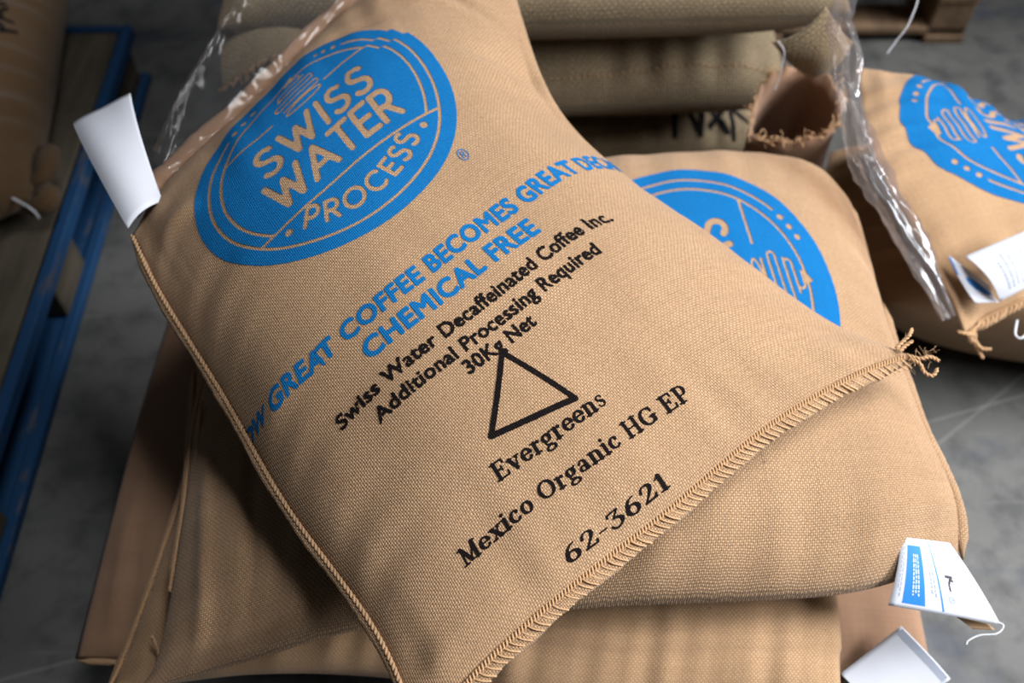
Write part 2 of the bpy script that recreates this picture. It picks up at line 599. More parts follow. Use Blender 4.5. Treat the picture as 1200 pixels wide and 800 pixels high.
    def surf(s, u, v, eps=0.0):
        u, v = np.clip(np.asarray(u, float), 0, 1), np.clip(np.asarray(v, float), 0, 1)
        def samp(u, v):
            if s.cluster: u, v = np.arccos(1 - 2 * u) / np.pi, np.arccos(1 - 2 * v) / np.pi
            fu, fv = u * s.n, v * s.m
            i, j = np.clip(fu.astype(int), 0, s.n - 1), np.clip(fv.astype(int), 0, s.m - 1)
            a, b = (fu - i)[..., None], (fv - j)[..., None]
            T = s.top
            return (1 - a) * (1 - b) * T[j, i] + a * (1 - b) * T[j, i + 1] + (1 - a) * b * T[j + 1, i] + a * b * T[j + 1, i + 1]
        p = samp(u, v)
        if eps:
            h = 1.0 / max(s.n, s.m)
            du = samp(np.clip(u + h, 0, 1), v) - samp(np.clip(u - h, 0, 1), v)
            dv = samp(u, np.clip(v + h, 0, 1)) - samp(u, np.clip(v - h, 0, 1))
            nn = np.cross(du, dv)
            nn /= np.linalg.norm(nn, axis=-1, keepdims=True) + 1e-15
            nn *= np.where(nn[..., 2:] < 0, -1, 1)
            p = p + nn * eps
        return p

    def edge(s, which, a=0.0, b=1.0, k=80):
        t = np.linspace(a, b, k)
        z, o = np.zeros(k), np.ones(k)
        return {'bottom': lambda: s.surf(t, z), 'top': lambda: s.surf(t, o),
                'left': lambda: s.surf(z, t), 'right': lambda: s.surf(o, t)}[which]()


# ------------------------------------------------------------------ printing: shapes -> mask -> mesh lying on the cloth
class Mask:
    def __init__(s, x0, y0, x1, y1, h, ss=3):
        s.x0, s.y0, s.h, s.ss = x0, y0, h, ss
        s.nx, s.ny = int(math.ceil((x1 - x0) / h)) + 2, int(math.ceil((y1 - y0) / h)) + 2
        s.a = np.zeros((s.ny * ss, s.nx * ss), dtype=np.float32)
        s.hs = h / ss

    def _win(s, x0, y0, x1, y1):
        i0 = max(0, int((x0 - s.x0) / s.hs) - 1); i1 = min(s.a.shape[1], int((x1 - s.x0) / s.hs) + 2)
        j0 = max(0, int((y0 - s.y0) / s.hs) - 1); j1 = min(s.a.shape[0], int((y1 - s.y0) / s.hs) + 2)
        if i1 <= i0 or j1 <= j0: return None
        X = s.x0 + (np.arange(i0, i1) + .5) * s.hs
        Y = s.y0 + (np.arange(j0, j1) + .5) * s.hs
        return (slice(j0, j1), slice(i0, i1)), X[None, :], Y[:, None]

    def poly(s, p, val=1.0):
        p = np.asarray(p, float)
        w = s._win(*p.min(0), *p.max(0))
        if w is None: return
        sl, X, Y = w
        area_ = np.sum(p[:, 0] * np.roll(p[:, 1], -1) - p[:, 1] * np.roll(p[:, 0], -1))
        if abs(area_) < 1e-16: return
        if area_ < 0: p = p[::-1]
        ins = np.ones((Y.shape[0], X.shape[1]), bool)
        for a, b in zip(p, np.roll(p, -1, 0)):
            ins &= (b[0] - a[0]) * (Y - a[1]) - (b[1] - a[1]) * (X - a[0]) >= 0
        s.a[sl][ins] = val

    def disc(s, c, r, val=1.0):
        w = s._win(c[0] - r, c[1] - r, c[0] + r, c[1] + r)
        if w is None: return
        sl, X, Y = w
        s.a[sl][(X - c[0]) ** 2 + (Y - c[1]) ** 2 <= r * r] = val

    def stroke(s, pts, w, val=1.0, round_ends=True):
        """polyline of width w (number or one per point)"""
        P = np.asarray(pts, float)
        W = np.broadcast_to(np.asarray(w, float), (len(P),)) / 2
        for i in range(len(P) - 1):
            d = P[i + 1] - P[i]
            L = np.hypot(*d)
            if L < 1e-9: continue
            nn = np.array([-d[1], d[0]]) / L
            s.poly([P[i] + nn * W[i], P[i] - nn * W[i], P[i + 1] - nn * W[i + 1], P[i + 1] + nn * W[i + 1]], val)
        rng_ = range(len(P)) if round_ends else range(1, len(P) - 1)
        for i in rng_: s.disc(P[i], W[i], val)

    def dilate(s, r):
        k = int(round(r / s.hs))
        if k < 1: return
        A, out = s.a, s.a.copy()
        for dy in range(-k, k + 1):
            for dx in range(-k, k + 1):
                if (dx or dy) and dx * dx + dy * dy <= (r / s.hs) ** 2:
                    out = np.maximum(out, np.roll(np.roll(A, dy, 0), dx, 1))
        s.a = out

    def field(s, rough=0.0, seed=3, pitch=.0021):
        A = s.a.reshape(s.ny, s.ss, s.nx, s.ss).mean((1, 3))
        A = np.pad(A, 1)
        # one soft pass so that the outlines come out smooth
        A = (A[1:-1, 1:-1] * 4 + A[:-2, 1:-1] * 1 + A[2:, 1:-1] + A[1:-1, :-2] + A[1:-1, 2:]) / 8
        A[0], A[-1], A[:, 0], A[:, -1] = 0, 0, 0, 0
        if rough:
            r = np.random.default_rng(seed)
            X = (np.arange(s.nx) * s.h)[None, :]; Y = (np.arange(s.ny) * s.h)[:, None]
            wv = np.sin(np.pi * X / pitch) * np.sin(np.pi * Y / pitch)
            rn = r.normal(0, 1, A.shape)
            rn = (rn + np.roll(rn, 1, 0) + np.roll(rn, 1, 1) + np.roll(rn, -1, 0)) / 2
            A = np.where((A > .02) & (A < .98), A + rough * (wv * .5 + rn * .35), A)
            holes = rn > 2.55 - rough * 1.2
            A = np.where(holes & (A > .5), .3, A)
        return A

    def mesh(s, rough=0.0, seed=3):
        """marching squares"""
        A = s.field(rough, seed)
        ny, nx = A.shape
        I = A > .5
        gid = np.arange(ny * nx).reshape(ny, nx)
        gx = s.x0 + (np.arange(nx) + .5) * s.h
        gy = s.y0 + (np.arange(ny) + .5) * s.h
        GX, GY = np.meshgrid(gx, gy)
        with np.errstate(divide='ignore', invalid='ignore'):
            th = np.clip((.5 - A[:, :-1]) / (A[:, 1:] - A[:, :-1]), .02, .98)
            tv = np.clip((.5 - A[:-1]) / (A[1:] - A[:-1]), .02, .98)
        hx, hy = GX[:, :-1] + th * s.h, GY[:, :-1]
        vx, vy = GX[:-1], GY[:-1] + tv * s.h
        o1 = ny * nx
        hid = np.arange(ny * (nx - 1)).reshape(ny, nx - 1) + o1
        o2 = o1 + ny * (nx - 1)
        vid = np.arange((ny - 1) * nx).reshape(ny - 1, nx) + o2
        V = np.vstack([np.stack([GX.ravel(), GY.ravel()], 1), np.stack([hx.ravel(), hy.ravel()], 1), np.stack([vx.ravel(), vy.ravel()], 1)])
        case = I[:-1, :-1] * 1 + I[:-1, 1:] * 2 + I[1:, 1:] * 4 + I[1:, :-1] * 8
        c = [gid[:-1, :-1], gid[:-1, 1:], gid[1:, 1:], gid[1:, :-1]]
        e = [hid[:-1], vid[:, 1:], hid[1:], vid[:, :-1]]     # bottom, right, top, left
        faces = []
        for k in range(1, 16):
            m = case == k
            if not m.any(): continue
            ring = []
            for q in range(4):
                if k >> q & 1: ring.append(c[q][m])
                if (k >> q & 1) != (k >> ((q + 1) % 4) & 1): ring.append(e[q][m])
            faces += np.stack(ring, 1).tolist()
        used = np.zeros(len(V), bool)
        for f in faces: used[f] = True
        mp = np.cumsum(used) - 1
        return V[used], [[int(mp[i]) for i in f] for f in faces]


def lay_print(sack, name, mask, fwd, mat, eps=.0006, rough=0.0, seed=3, parent=None):
    """fwd: local (x,y) -> metric (s,t) on the cloth"""
    V, F = mask.mesh(rough, seed)
    st = fwd(V)
    u, v = st[:, 0] / sack.wid, st[:, 1] / sack.len
    P = sack.surf(u, v, eps)
    # keep only what lies on this sheet
    ok = (u > .004) & (u < .996) & (v > .004) & (v < .996)
    F = [f for f in F if ok[f].all()]
    # faces up
    p0 = [P[f[0]] for f in F[:40]]
    if F:
        f = F[len(F) // 2]
        if np.cross(P[f[1]] - P[f[0]], P[f[2]] - P[f[0]])[2] < 0: F = [q[::-1] for q in F]
    return mesh_obj(name, P, F, mat, parent or sack.root, st)


def sim(origin, rot, scale):
    c, s_ = math.cos(rot) * scale, math.sin(rot) * scale
    return lambda V: np.stack([origin[0] + c * V[:, 0] - s_ * V[:, 1], origin[1] + s_ * V[:, 0] + c * V[:, 1]], 1)


def along(base, width, up_scale=1.0):
    """local x 0..width runs along a curve through the points base (metric), y stands square on it"""
    C = crom(base, 200)
    T = np.gradient(C, axis=0)
    T /= np.linalg.norm(T, axis=1, keepdims=True)
    L = np.linalg.norm(np.diff(C, axis=0), axis=1).sum()
    def f(V):
        q = V[:, 0] / width * 199
        p = np.stack([np.interp(q, np.arange(200), C[:, k]) for k in (0, 1)], 1)
        p += np.clip(q - 199, 0, None)[:, None] * T[-1] * L / 199 + np.clip(q, None, 0)[:, None] * T[0] * L / 199
        t = np.stack([np.interp(q, np.arange(200), T[:, k]) for k in (0, 1)], 1)
        t /= np.linalg.norm(t, axis=1, keepdims=True)
        return p + np.stack([-t[:, 1], t[:, 0]], 1) * V[:, 1:2] * (L / width) * up_scale
    return f


def arc(cx, cy, rx, ry, a0, a1, k=22):
    t = np.radians(np.linspace(a0, a1, k))
    return np.stack([cx + rx * np.cos(t), cy + ry * np.sin(t)], 1)


def J(*ps): return np.vstack([np.asarray(p, float).reshape(-1, 2) for p in ps])


# round stroke alphabet (cap height 1)
RND = {
    'S': (.62, [J(arc(.31, .745, .235, .215, 38, 180), arc(.31, .745, .235, .215, 180, 255, 8)[1:], arc(.30, .26, .255, .235, 78, -145, 24))]),
    'W': (1.10, [J((.06, .96), (.32, .04), (.55, .80), (.78, .04), (1.04, .96))]),
    'I': (.24, [J((.12, .04), (.12, .96))]),
    'A': (.88, [J((.06, .04), (.44, .96), (.82, .04)), J((.20, .33), (.68, .33))]),
    'T': (.74, [J((.06, .93), (.68, .93)), J((.37, .93), (.37, .04))]),
    'E': (.62, [J((.56, .95), (.10, .95), (.10, .05), (.56, .05)), J((.10, .50), (.50, .50))]),
    'R': (.70, [J((.10, .04), (.10, .95), (.36, .95), arc(.36, .70, .24, .25, 90, -90), (.10, .45)), J((.34, .45), (.62, .04))]),
    'P': (.66, [J((.10, .04), (.10, .95), (.34, .95), arc(.34, .68, .24, .27, 90, -90), (.10, .41))]),
    'O': (.98, [arc(.49, .5, .43, .46, 0, 360, 40)]),
    'C': (.84, [arc(.48, .5, .42, .46, 48, 312, 34)]),
    ' ': (.4, []),
}


def rnd_width(txt, gap): return sum(RND[c][0] + gap for c in txt) - gap


def logo_mask(h=.0045, step=True):
    """round badge in unit radius: blue ground with the cloth left bare for lines and letters"""
    m = Mask(-1.03, -1.03, 1.03, 1.03, h)
    m.disc((0, 0), 1.0)
    L = .022
    yl, yu = -.45, .467
    # rings
    a_in = math.degrees(math.asin(yl / .80)); a_out = math.degrees(math.asin(yl / .89))
    m.stroke(arc(0, 0, .80, .80, a_in, 180 - a_in, 120), L, 0)
    m.stroke(arc(0, 0, .89, .89, 180 - a_out, 360 + a_out, 120), L, 0)
    m.stroke(arc(0, 0, .89, .89, a_out, 52, 60), L, 0)
    m.stroke(arc(0, 0, .89, .89, 128, 180 - a_out, 60), L, 0)
    for a in (57, 63, 69, 111, 117, 123):
        m.disc((.89 * math.cos(math.radians(a)), .89 * math.sin(math.radians(a))), .024, 0)
    # bands
    xl = .89 * math.cos(math.radians(a_out))
    m.stroke([(-xl, yl), (xl, yl)], L, 0)
    xu = math.sqrt(.64 - yu * yu)
    m.stroke([(-xu, yu), (-.27, yu)], L, 0)
    m.stroke([(.25, yu), (xu, yu)], L, 0)
    # winding stream: rows parallel to the reading direction, closing in a drop
    rows = [(.77, .07), (.715, .13), (.66, .17), (.605, .19), (.55, .19), (.495, .17)]
    pts = [(-.02, .80)]
    sgn = 1
    for i, (y, hw) in enumerate(rows):
        pts += [(-sgn * (hw - .02), y), (sgn * (hw - .02), y)]
        if i + 1 < len(rows):
            hw2 = max(hw, rows[i + 1][1])
            pts += (arc(sgn * (hw - .02), y - .0275, .030, .0275, 90, -90, 8) * [1, 1]).tolist() if sgn > 0 else \
                   (arc(sgn * (hw - .02), y - .0275, .030, .0275, 90, 270, 8)).tolist()
        sgn = -sgn
    m.stroke(pts, .019, 0)
    m.poly([(-.055, .80), (.03, .845), (.03, .775)], 0)
    m.stroke(J(arc(.02, .44, .17, .036, 0, 360, 30)), .019, 0)
    # lettering
    def word(txt, yb, hgt, gap, w, xc=0.0, sx=1.0):
        tw = rnd_width(txt, gap)
        x = -tw / 2
        for c in txt:
            wd, st = RND[c]
            for p in st:
                m.stroke(np.stack([xc + (x + p[:, 0]) * hgt * sx, yb + p[:, 1] * hgt], 1), w, 0)
            x += wd + gap
    word('SWISS', .020, .295, .15, .051, sx=.89)
    word('WATER', -.340, .305, .07, .051, sx=.845)
    # PROCESS on the lower rim
    txt, hgt, gap = 'PROCESS', .165, .17
    tw = rnd_width(txt, gap) * hgt
    R0 = .775
    x = -tw / 2
    for c in txt:
        wd, st = RND[c]
        xm = x + wd * hgt / 2
        th = xm / .69
        for p in st:
            lx, ly = (p[:, 0] - wd / 2) * hgt, p[:, 1] * hgt
            r = R0 - ly
            X = np.cos(-math.pi / 2 + th) * r - np.sin(-math.pi / 2 + th) * lx
            Y = np.sin(-math.pi / 2 + th) * r + np.cos(-math.pi / 2 + th) * lx
            m.stroke(np.stack([X, Y], 1), .033, 0)
        x += (wd + gap) * hgt
    for sx in (-1, 1):
        m.disc((sx * .585, -.525), .028, 0)
    return m


# book-face serif alphabet (cap height 1, x-height .68); strokes of (points, widths)
TK, TN = .215, .105


def _el(cx, cy, rx, ry, a0=0, a1=360, thick=TK, thin=TN, k=36, tilt=0.0):
    P = arc(cx, cy, rx, ry, a0, a1, k)
    t = np.radians(np.linspace(a0, a1, k)) + tilt
    return (P, thin + (thick - thin) * np.abs(np.cos(t)) ** 1.3)


def _l(*p, w=TN): return (np.asarray(p, float), w)


SER = {
    'E': (.82, [_l((.22, .04), (.22, .96), w=TK), _l((.04, .955), (.70, .955)), _l((.70, .955), (.71, .76)), _l((.04, .045), (.74, .045)),
                _l((.74, .045), (.76, .25)), _l((.22, .52), (.53, .52)), _l((.53, .40), (.53, .64))]),
    'v': (.70, [_l((.13, .64), (.36, .05), w=TK), _l((.36, .05), (.58, .64)), _l((.00, .645), (.28, .645)), _l((.45, .645), (.70, .645))]),
    'e': (.64, [_el(.32, .335, .235, .295, 8, 322), _l((.12, .36), (.55, .36))]),
    'r': (.56, [_l((.18, .03), (.18, .62), w=TK), _l((.02, .04), (.38, .04)), _l((.02, .645), (.18, .645)),
                _l((.18, .40), (.27, .57), (.40, .64), w=[.09, .12, .1]), _l((.42, .57), (.42, .575), w=.19)]),
    'g': (.66, [_el(.29, .45, .19, .19), _l((.16, .30), (.12, .20), (.20, .10), (.40, .06), w=[.07, .08, .12, .12]), _el(.31, -.12, .245, .135, 0, 360, .15, .09), _l((.44, .58), (.60, .64), w=[.08, .13])]),
    'n': (.76, [_l((.18, .03), (.18, .62), w=TK), _l((.02, .04), (.35, .04)), _l((.02, .645), (.18, .645)),
                (J((.18, .42), arc(.38, .43, .19, .20, 150, 0, 14), (.57, .03)), [.09] * 5 + [.10, .11, .12, .13, .15, .16, .17] + [TK] * 4), _l((.42, .04), (.73, .04))]),
    's': (.54, [(crom([(.43, .50), (.39, .60), (.26, .635), (.13, .56), (.15, .43), (.28, .35), (.42, .26), (.43, .12), (.29, .04), (.14, .06), (.09, .18)], 40),
                 np.interp(np.linspace(0, 1, 40), [0, .2, .35, .5, .65, .8, 1], [.09, .09, .14, .18, .14, .09, .09]))]),
    'M': (1.06, [_l((.19, .04), (.19, .95), w=.10), _l((.20, .95), (.53, .10), w=TK), _l((.53, .10), (.85, .95)), _l((.86, .04), (.86, .95), w=TK),
                 _l((.04, .04), (.34, .04)), _l((.69, .04), (1.03, .04)), _l((.04, .955), (.24, .955)), _l((.82, .955), (1.03, .955))]),
    'x': (.68, [_l((.15, .62), (.53, .05), w=TK), _l((.55, .62), (.13, .05)), _l((.02, .645), (.30, .645)), _l((.44, .645), (.67, .645)),
                _l((.00, .04), (.25, .04)), _l((.39, .04), (.68, .04))]),
    'i': (.37, [_l((.18, .03), (.18, .62), w=TK), _l((.02, .04), (.35, .04)), _l((.03, .645), (.18, .645)), _l((.18, .89), (.18, .895), w=.21)]),
    'c': (.60, [_el(.32, .335, .235, .295, 50, 318), _l((.46, .50), (.46, .505), w=.17)]),
    'o': (.68, [_el(.34, .335, .235, .295)]),
    'O': (.98, [_el(.49, .5, .37, .45)]),
    'a': (.66, [_el(.25, .19, .155, .145, 0, 360, .15, .085), (J((.14, .50), arc(.29, .47, .165, .165, 130, 0, 10), (.455, .08), (.60, .05)), [.13, .1, .09, .09, .09, .10, .11, .13, .15, .16, .17, TK, .07]), _l((.13, .50), (.13, .505), w=.15)]),
    'H': (1.02, [_l((.22, .04), (.22, .96), w=TK), _l((.80, .04), (.80, .96), w=TK), _l((.22, .5), (.80, .5)),
                 _l((.05, .04), (.39, .04)), _l((.05, .96), (.39, .96)), _l((.63, .04), (.97, .04)), _l((.63, .96), (.97, .96))]),
    'G': (.98, [_el(.50, .5, .38, .45, 42, 318), _l((.78, .12), (.78, .40), w=TK), _l((.58, .41), (.93, .41)), _l((.78, .93), (.80, .68))]),
    'P': (.80, [_l((.22, .04), (.22, .96), w=TK), _l((.04, .04), (.42, .04)), _l((.04, .955), (.46, .955)), _el(.46, .70, .21, .255, 90, -90), _l((.22, .445), (.46, .445))]),
    '6': (.72, [_el(.36, .30, .235, .26), (crom([(.57, .93), (.36, .86), (.20, .64), (.135, .36)], 16), np.linspace(.09, TK, 16))]),
    '2': (.70, [(crom([(.12, .68), (.17, .88), (.34, .96), (.52, .87), (.53, .68), (.38, .42), (.12, .08)], 30), np.interp(np.linspace(0, 1, 30), [0, .25, .5, .7, 1], [.15, .09, TK, .15, .09])),
                (np.array([(.10, .07), (.60, .07)]), .14), _l((.60, .07), (.63, .24))]),
    '3': (.68, [_l((.10, .93), (.55, .93), w=.11), _l((.10, .93), (.09, .78)), _l((.55, .92), (.27, .56)), (crom([(.27, .56), (.46, .52), (.57, .34), (.50, .12), (.30, .04), (.13, .10), (.09, .22)], 26), np.interp(np.linspace(0, 1, 26), [0, .35, .6, 1], [.09, TK, .12, .13]))]),
    '1': (.52, [_l((.28, .04), (.28, .95), w=TK), _l((.10, .04), (.46, .04)), _l((.08, .82), (.28, .93), w=.10)]),
    '-': (.44, [_l((.06, .40), (.38, .40), w=.10)]),
    ' ': (.34, []),
}


def serif_mask(txt, size, h=.0007, gap=.06, weight=1.0):
    w = sum(SER[c][0] + gap for c in txt) * size
    m = Mask(-.01, -.4 * size, w + .01, 1.15 * size, h)
    x = 0.0
    for c in txt:
        wd, st = SER[c]
        for p, wi in st:
            q = np.asarray(p, float)
            m.stroke(np.stack([(x + q[:, 0]) * size, q[:, 1] * size], 1), np.asarray(wi) * size * weight)
        x += wd + gap
    return m, w


def sans_mask(txt, size, h=.0007, bold=.02, spacing=1.0):
    """built-in sans letterforms, thickened; size = cap height"""
    cu = bpy.data.curves.new('lettering', 'FONT')
    cu.body = txt
    cu.size = 1.0
    cu.space_character = spacing
    cu.resolution_u = 6
    o = bpy.data.objects.new('lettering', cu)
    COL.objects.link(o)
    dg = bpy.context.evaluated_depsgraph_get()
    dg.update()
    ev = o.evaluated_get(dg)
    me = ev.to_mesh()
    me.calc_loop_triangles()
    V = np.array([v.co[:2] for v in me.vertices])
    T = [tuple(t.vertices) for t in me.loop_triangles]
    ev.to_mesh_clear()
    bpy.data.objects.remove(o)
    bpy.data.curves.remove(cu)
    V[:, 0] -= V[:, 0].min()
    V = V * (size / .73)
    w = V[:, 0].max()
    m = Mask(-.004, V[:, 1].min() - .004, w + .004, V[:, 1].max() + .004, h)
    for t in T: m.poly(V[list(t)])
    m.dilate(bold * size)
    return m, w


# ------------------------------------------------------------------ hems, stitches and yarn
def twist_yarn(mb, path, r, twist=.009, strands=2, seg=6):
    """a plied yarn along a path"""
    path = np.asarray(path, float)
    L = np.concatenate([[0], np.cumsum(np.linalg.norm(np.diff(path, axis=0), axis=1))])
    n = max(10, int(L[-1] / twist * 8))
    s = np.linspace(0, L[-1], n)
    P = np.stack([np.interp(s, L, path[:, k]) for k in range(3)], 1)
    t = np.gradient(P, axis=0); t /= np.linalg.norm(t, axis=1, keepdims=True) + 1e-12
    a = np.cross(t, [0.3, 0.2, .93]); a /= np.linalg.norm(a, axis=1, keepdims=True) + 1e-12
    b = np.cross(t, a)
    for k in range(strands):
        ph = 2 * np.pi * s / twist + 2 * np.pi * k / strands
        rad = r * .62 * np.ones(n)
        rad[-3:] *= [.9, .7, .4]
        mb.tube(P + r * .55 * (np.cos(ph)[:, None] * a + np.sin(ph)[:, None] * b), rad, seg)


def offset_dir(path, inner):
    """unit vector across a hem, away from the point inner"""
    t = np.gradient(path, axis=0); t /= np.linalg.norm(t, axis=1, keepdims=True) + 1e-12
    o = path - np.asarray(inner)
    o -= (o * t).sum(1, keepdims=True) * t
    o[:, 2] *= .3
    return o / (np.linalg.norm(o, axis=1, keepdims=True) + 1e-12)


def hem(sack, path, width=.018, thick=.006, loops=True, pitch=.010, mat=None, yarn=None, yr=.0014, lift=.0, cord=0.0):
    mat = mat or M_YARND
    yarn = yarn or M_YARN
    path = np.asarray(path, float)
    c = sack.surf(np.array([.5]), np.array([.5]))[0]
    L = np.linalg.norm(np.diff(path, axis=0), axis=1).sum()
    n = max(20, int(L / .004))
    P = crom(path[::max(1, len(path) // 40)], n) if len(path) > 6 else crom(path, n)
    o = offset_dir(P, c)
    up = np.array([0, 0, 1.0])
    r = np.random.default_rng(len(P))
    wv = 1 + .12 * np.sin(np.linspace(0, L / .017, n)) + r.normal(0, .05, n)
    wv = wv * np.clip(np.minimum(np.arange(n), np.arange(n)[::-1]) / (n * .08) + .12, 0, 1)
    # folded cloth edge: a flattened roll
    mb = MB()
    seg = 10
    a = np.linspace(0, 2 * np.pi, seg, endpoint=False)
    ctr = P + o * width * .30 + up * lift
    ring = (ctr[:, None] + np.cos(a)[None, :, None] * o[:, None] * (width / 2 * wv)[:, None, None]
            + np.sin(a)[None, :, None] * (up * thick)[None, None])
    vs = ring.reshape(-1, 3)
    fs = []
    for i in range(n - 1):
        for j in range(seg):
            k = (j + 1) % seg
            fs.append([i * seg + j, i * seg + k, (i + 1) * seg + k, (i + 1) * seg + j])
    fs += [list(range(seg)), list(range((n - 1) * seg, n * seg))[::-1]]
    mb.add(vs, fs)
    s_ = np.linspace(0, L, n)
    uvs = np.stack([np.repeat(s_, seg), np.tile(np.arange(seg) * width * .3, n)], 1)
    h = mb.build('hem', mat, sack.root, uvs=uvs)
    if cord:
        st = MB()
        twist_yarn(st, ctr + up * (thick + cord * .3) - o * width * .15, cord, cord * 4.5)
        st.build('stitching', yarn, sack.root)
    if loops:
        st = MB()
        k = int(L / pitch)
        for i in range(k):
            f0, f1 = i / k * (n - 1), min((i + 1.25) / k, 1) * (n - 1)
            q = f0 + (f1 - f0) * np.linspace(0, 1, 9) ** 2.0
            base = np.stack([np.interp(q, np.arange(n), ctr[:, d]) for d in range(3)], 1)
            oo = np.stack([np.interp(q, np.arange(n), o[:, d]) for d in range(3)], 1)
            ph = np.linspace(0, 1, 9)[:, None]
            # loop climbs over the hem from the inner chain to the outer edge
            across = (-.44 + .92 * ph ** .8)
            hgt = thick * np.sqrt(np.clip(1 - (across * 1.96) ** 2, .02, 1)) + yr * .35
            jit = r.normal(0, .0006, 3)
            st.tube(base + oo * width * across + up * hgt + jit, yr * r.uniform(.85, 1.15), 5)
        # chain stitch along the inner side
        for ph0 in (0, np.pi):
            n2 = k * 8
            q = np.linspace(0, n - 1, n2)
            base = np.stack([np.interp(q, np.arange(n), ctr[:, d]) for d in range(3)], 1)
            oo = np.stack([np.interp(q, np.arange(n), o[:, d]) for d in range(3)], 1)
            w = np.linspace(0, 2 * np.pi * k, n2) + ph0
            st.tube(base + oo * (width * -.36 + .0026 * np.cos(w))[:, None] + up * (thick * .75 + .0014 * np.sin(w * 1.0) + yr)[:, None], yr * 1.15, 5)
        st.build('stitching', yarn, sack.root)
    return ctr, o


def yarn_end(parent, pts, r=.0022, mat=None, strands=2):
    mb = MB()
    twist_yarn(mb, crom(pts, 40), r, r * 4.2, strands)
    return mb.build('yarn_end', mat or M_YARN, parent)


# ------------------------------------------------------------------ sheets: paper tags, flaps, film
class Sheet:
    """a bent sheet with real thickness through four corners; a across, b from the sewn edge outward"""
    def __init__(s, c00, c10, c11, c01, bend=0.0, bend2=0.0, n=16, wave=0.0, waves=2.0):
        s.c = [np.asarray(c, float) for c in (c00, c10, c11, c01)]
        s.bend, s.bend2, s.n, s.wave, s.waves = bend, bend2, n, wave, waves
        nn = np.cross(s.c[1] - s.c[0] + s.c[2] - s.c[3], s.c[3] - s.c[0] + s.c[2] - s.c[1])
        s.nn = nn / np.linalg.norm(nn)
        if s.nn[2] < 0: s.nn = -s.nn
        s.w = np.linalg.norm(s.c[1] - s.c[0]); s.l = np.linalg.norm(s.c[3] - s.c[0])

    def p(s, a, b, off=0.0):
        a, b = np.asarray(a, float)[..., None], np.asarray(b, float)[..., None]
        q = (1 - a) * (1 - b) * s.c[0] + a * (1 - b) * s.c[1] + a * b * s.c[2] + (1 - a) * b * s.c[3]
        d = s.bend * 4 * b * (1 - b) + s.bend2 * 4 * a * (1 - a) + s.wave * np.sin(2 * np.pi * s.waves * a + 2 * b) * b
        return q + s.nn * (d + off)

    def build(s, name, mat, parent, thick=.0006):
        n = s.n
        A, B = np.meshgrid(np.linspace(0, 1, n + 1), np.linspace(0, 1, n + 1))
        t, b = s.p(A, B, thick / 2).reshape(-1, 3), s.p(A, B, -thick / 2).reshape(-1, 3)
        k = (n + 1) ** 2
        g = np.arange(k).reshape(n + 1, n + 1)
        q = np.stack([g[:-1, :-1], g[:-1, 1:], g[1:, 1:], g[1:, :-1]], -1).reshape(-1, 4)
        rim = list(g[0, :]) + list(g[1:, -1]) + list(g[-1, -2::-1]) + list(g[-2:0, 0])
        fs = q.tolist() + (q[:, ::-1] + k).tolist()
        for i in range(len(rim)):
            j = (i + 1) % len(rim)
            fs.append([rim[j], rim[i], rim[i] + k, rim[j] + k])
        if np.cross(t[1] - t[0], t[n + 1] - t[0]) @ s.nn < 0: fs = [f[::-1] for f in fs]
        uv = np.stack([A.ravel() * s.w, B.ravel() * s.l], 1)
        return mesh_obj(name, np.vstack([t, b]), fs, mat, parent, np.vstack([uv, uv]))

    def ink(s, name, rects, mat, parent, off=.0005):
        mb = MB()
        for (a0, b0, a1, b1) in rects:
            k = 8
            A, B = np.meshgrid(np.linspace(a0, a1, k), np.linspace(b0, b1, k))
            g = np.arange(k * k).reshape(k, k)
            f = np.stack([g[:-1, :-1], g[:-1, 1:], g[1:, 1:], g[1:, :-1]], -1).reshape(-1, 4)
            mb.add(s.p(A, B, off).reshape(-1, 3), f.tolist())
        return mb.build(name, mat, parent)

    def ink_mask(s, name, mask, mat, parent, ox, oy, sx, sy, off=.0005):
        """print a shape: local (x,y) -> a = ox + sx*x, b = oy + sy*y (each sx, sy a pair)"""
        V, F = mask.mesh()
        a = ox + V[:, 0] * sx[0] + V[:, 1] * sy[0]
        b = oy + V[:, 0] * sx[1] + V[:, 1] * sy[1]
        return mesh_obj(name, s.p(a, b, off), F, mat, parent)


def text_lines(a0, a1, b0, b1, n, seed=1, dash=9, along='a'):
    """small print: rows of short dashes"""
    r = np.random.default_rng(seed)
    out = []
    for i in range(n):
        y = b0 + (b1 - b0) * (i + .5) / n
        h = (b1 - b0) / n * .26
        x = a0
        end = a1 - (a1 - a0) * r.uniform(0, .25)
        while x < end:
            w = (a1 - a0) / dash * r.uniform(.4, 1.1)
            out.append((x, y - h, min(x + w, a1), y + h) if along == 'a' else (y - h, x, y + h, min(x + w, a1)))
            x += w + (a1 - a0) / dash * .28
    return out


# ------------------------------------------------------------------ pallets
def board(name, c, size, mat, parent, rz=0.0):
    mb = MB()
    mb.box(c, size, rz, .003)
    o = mb.build(name, mat, parent, smooth=False)
    return o


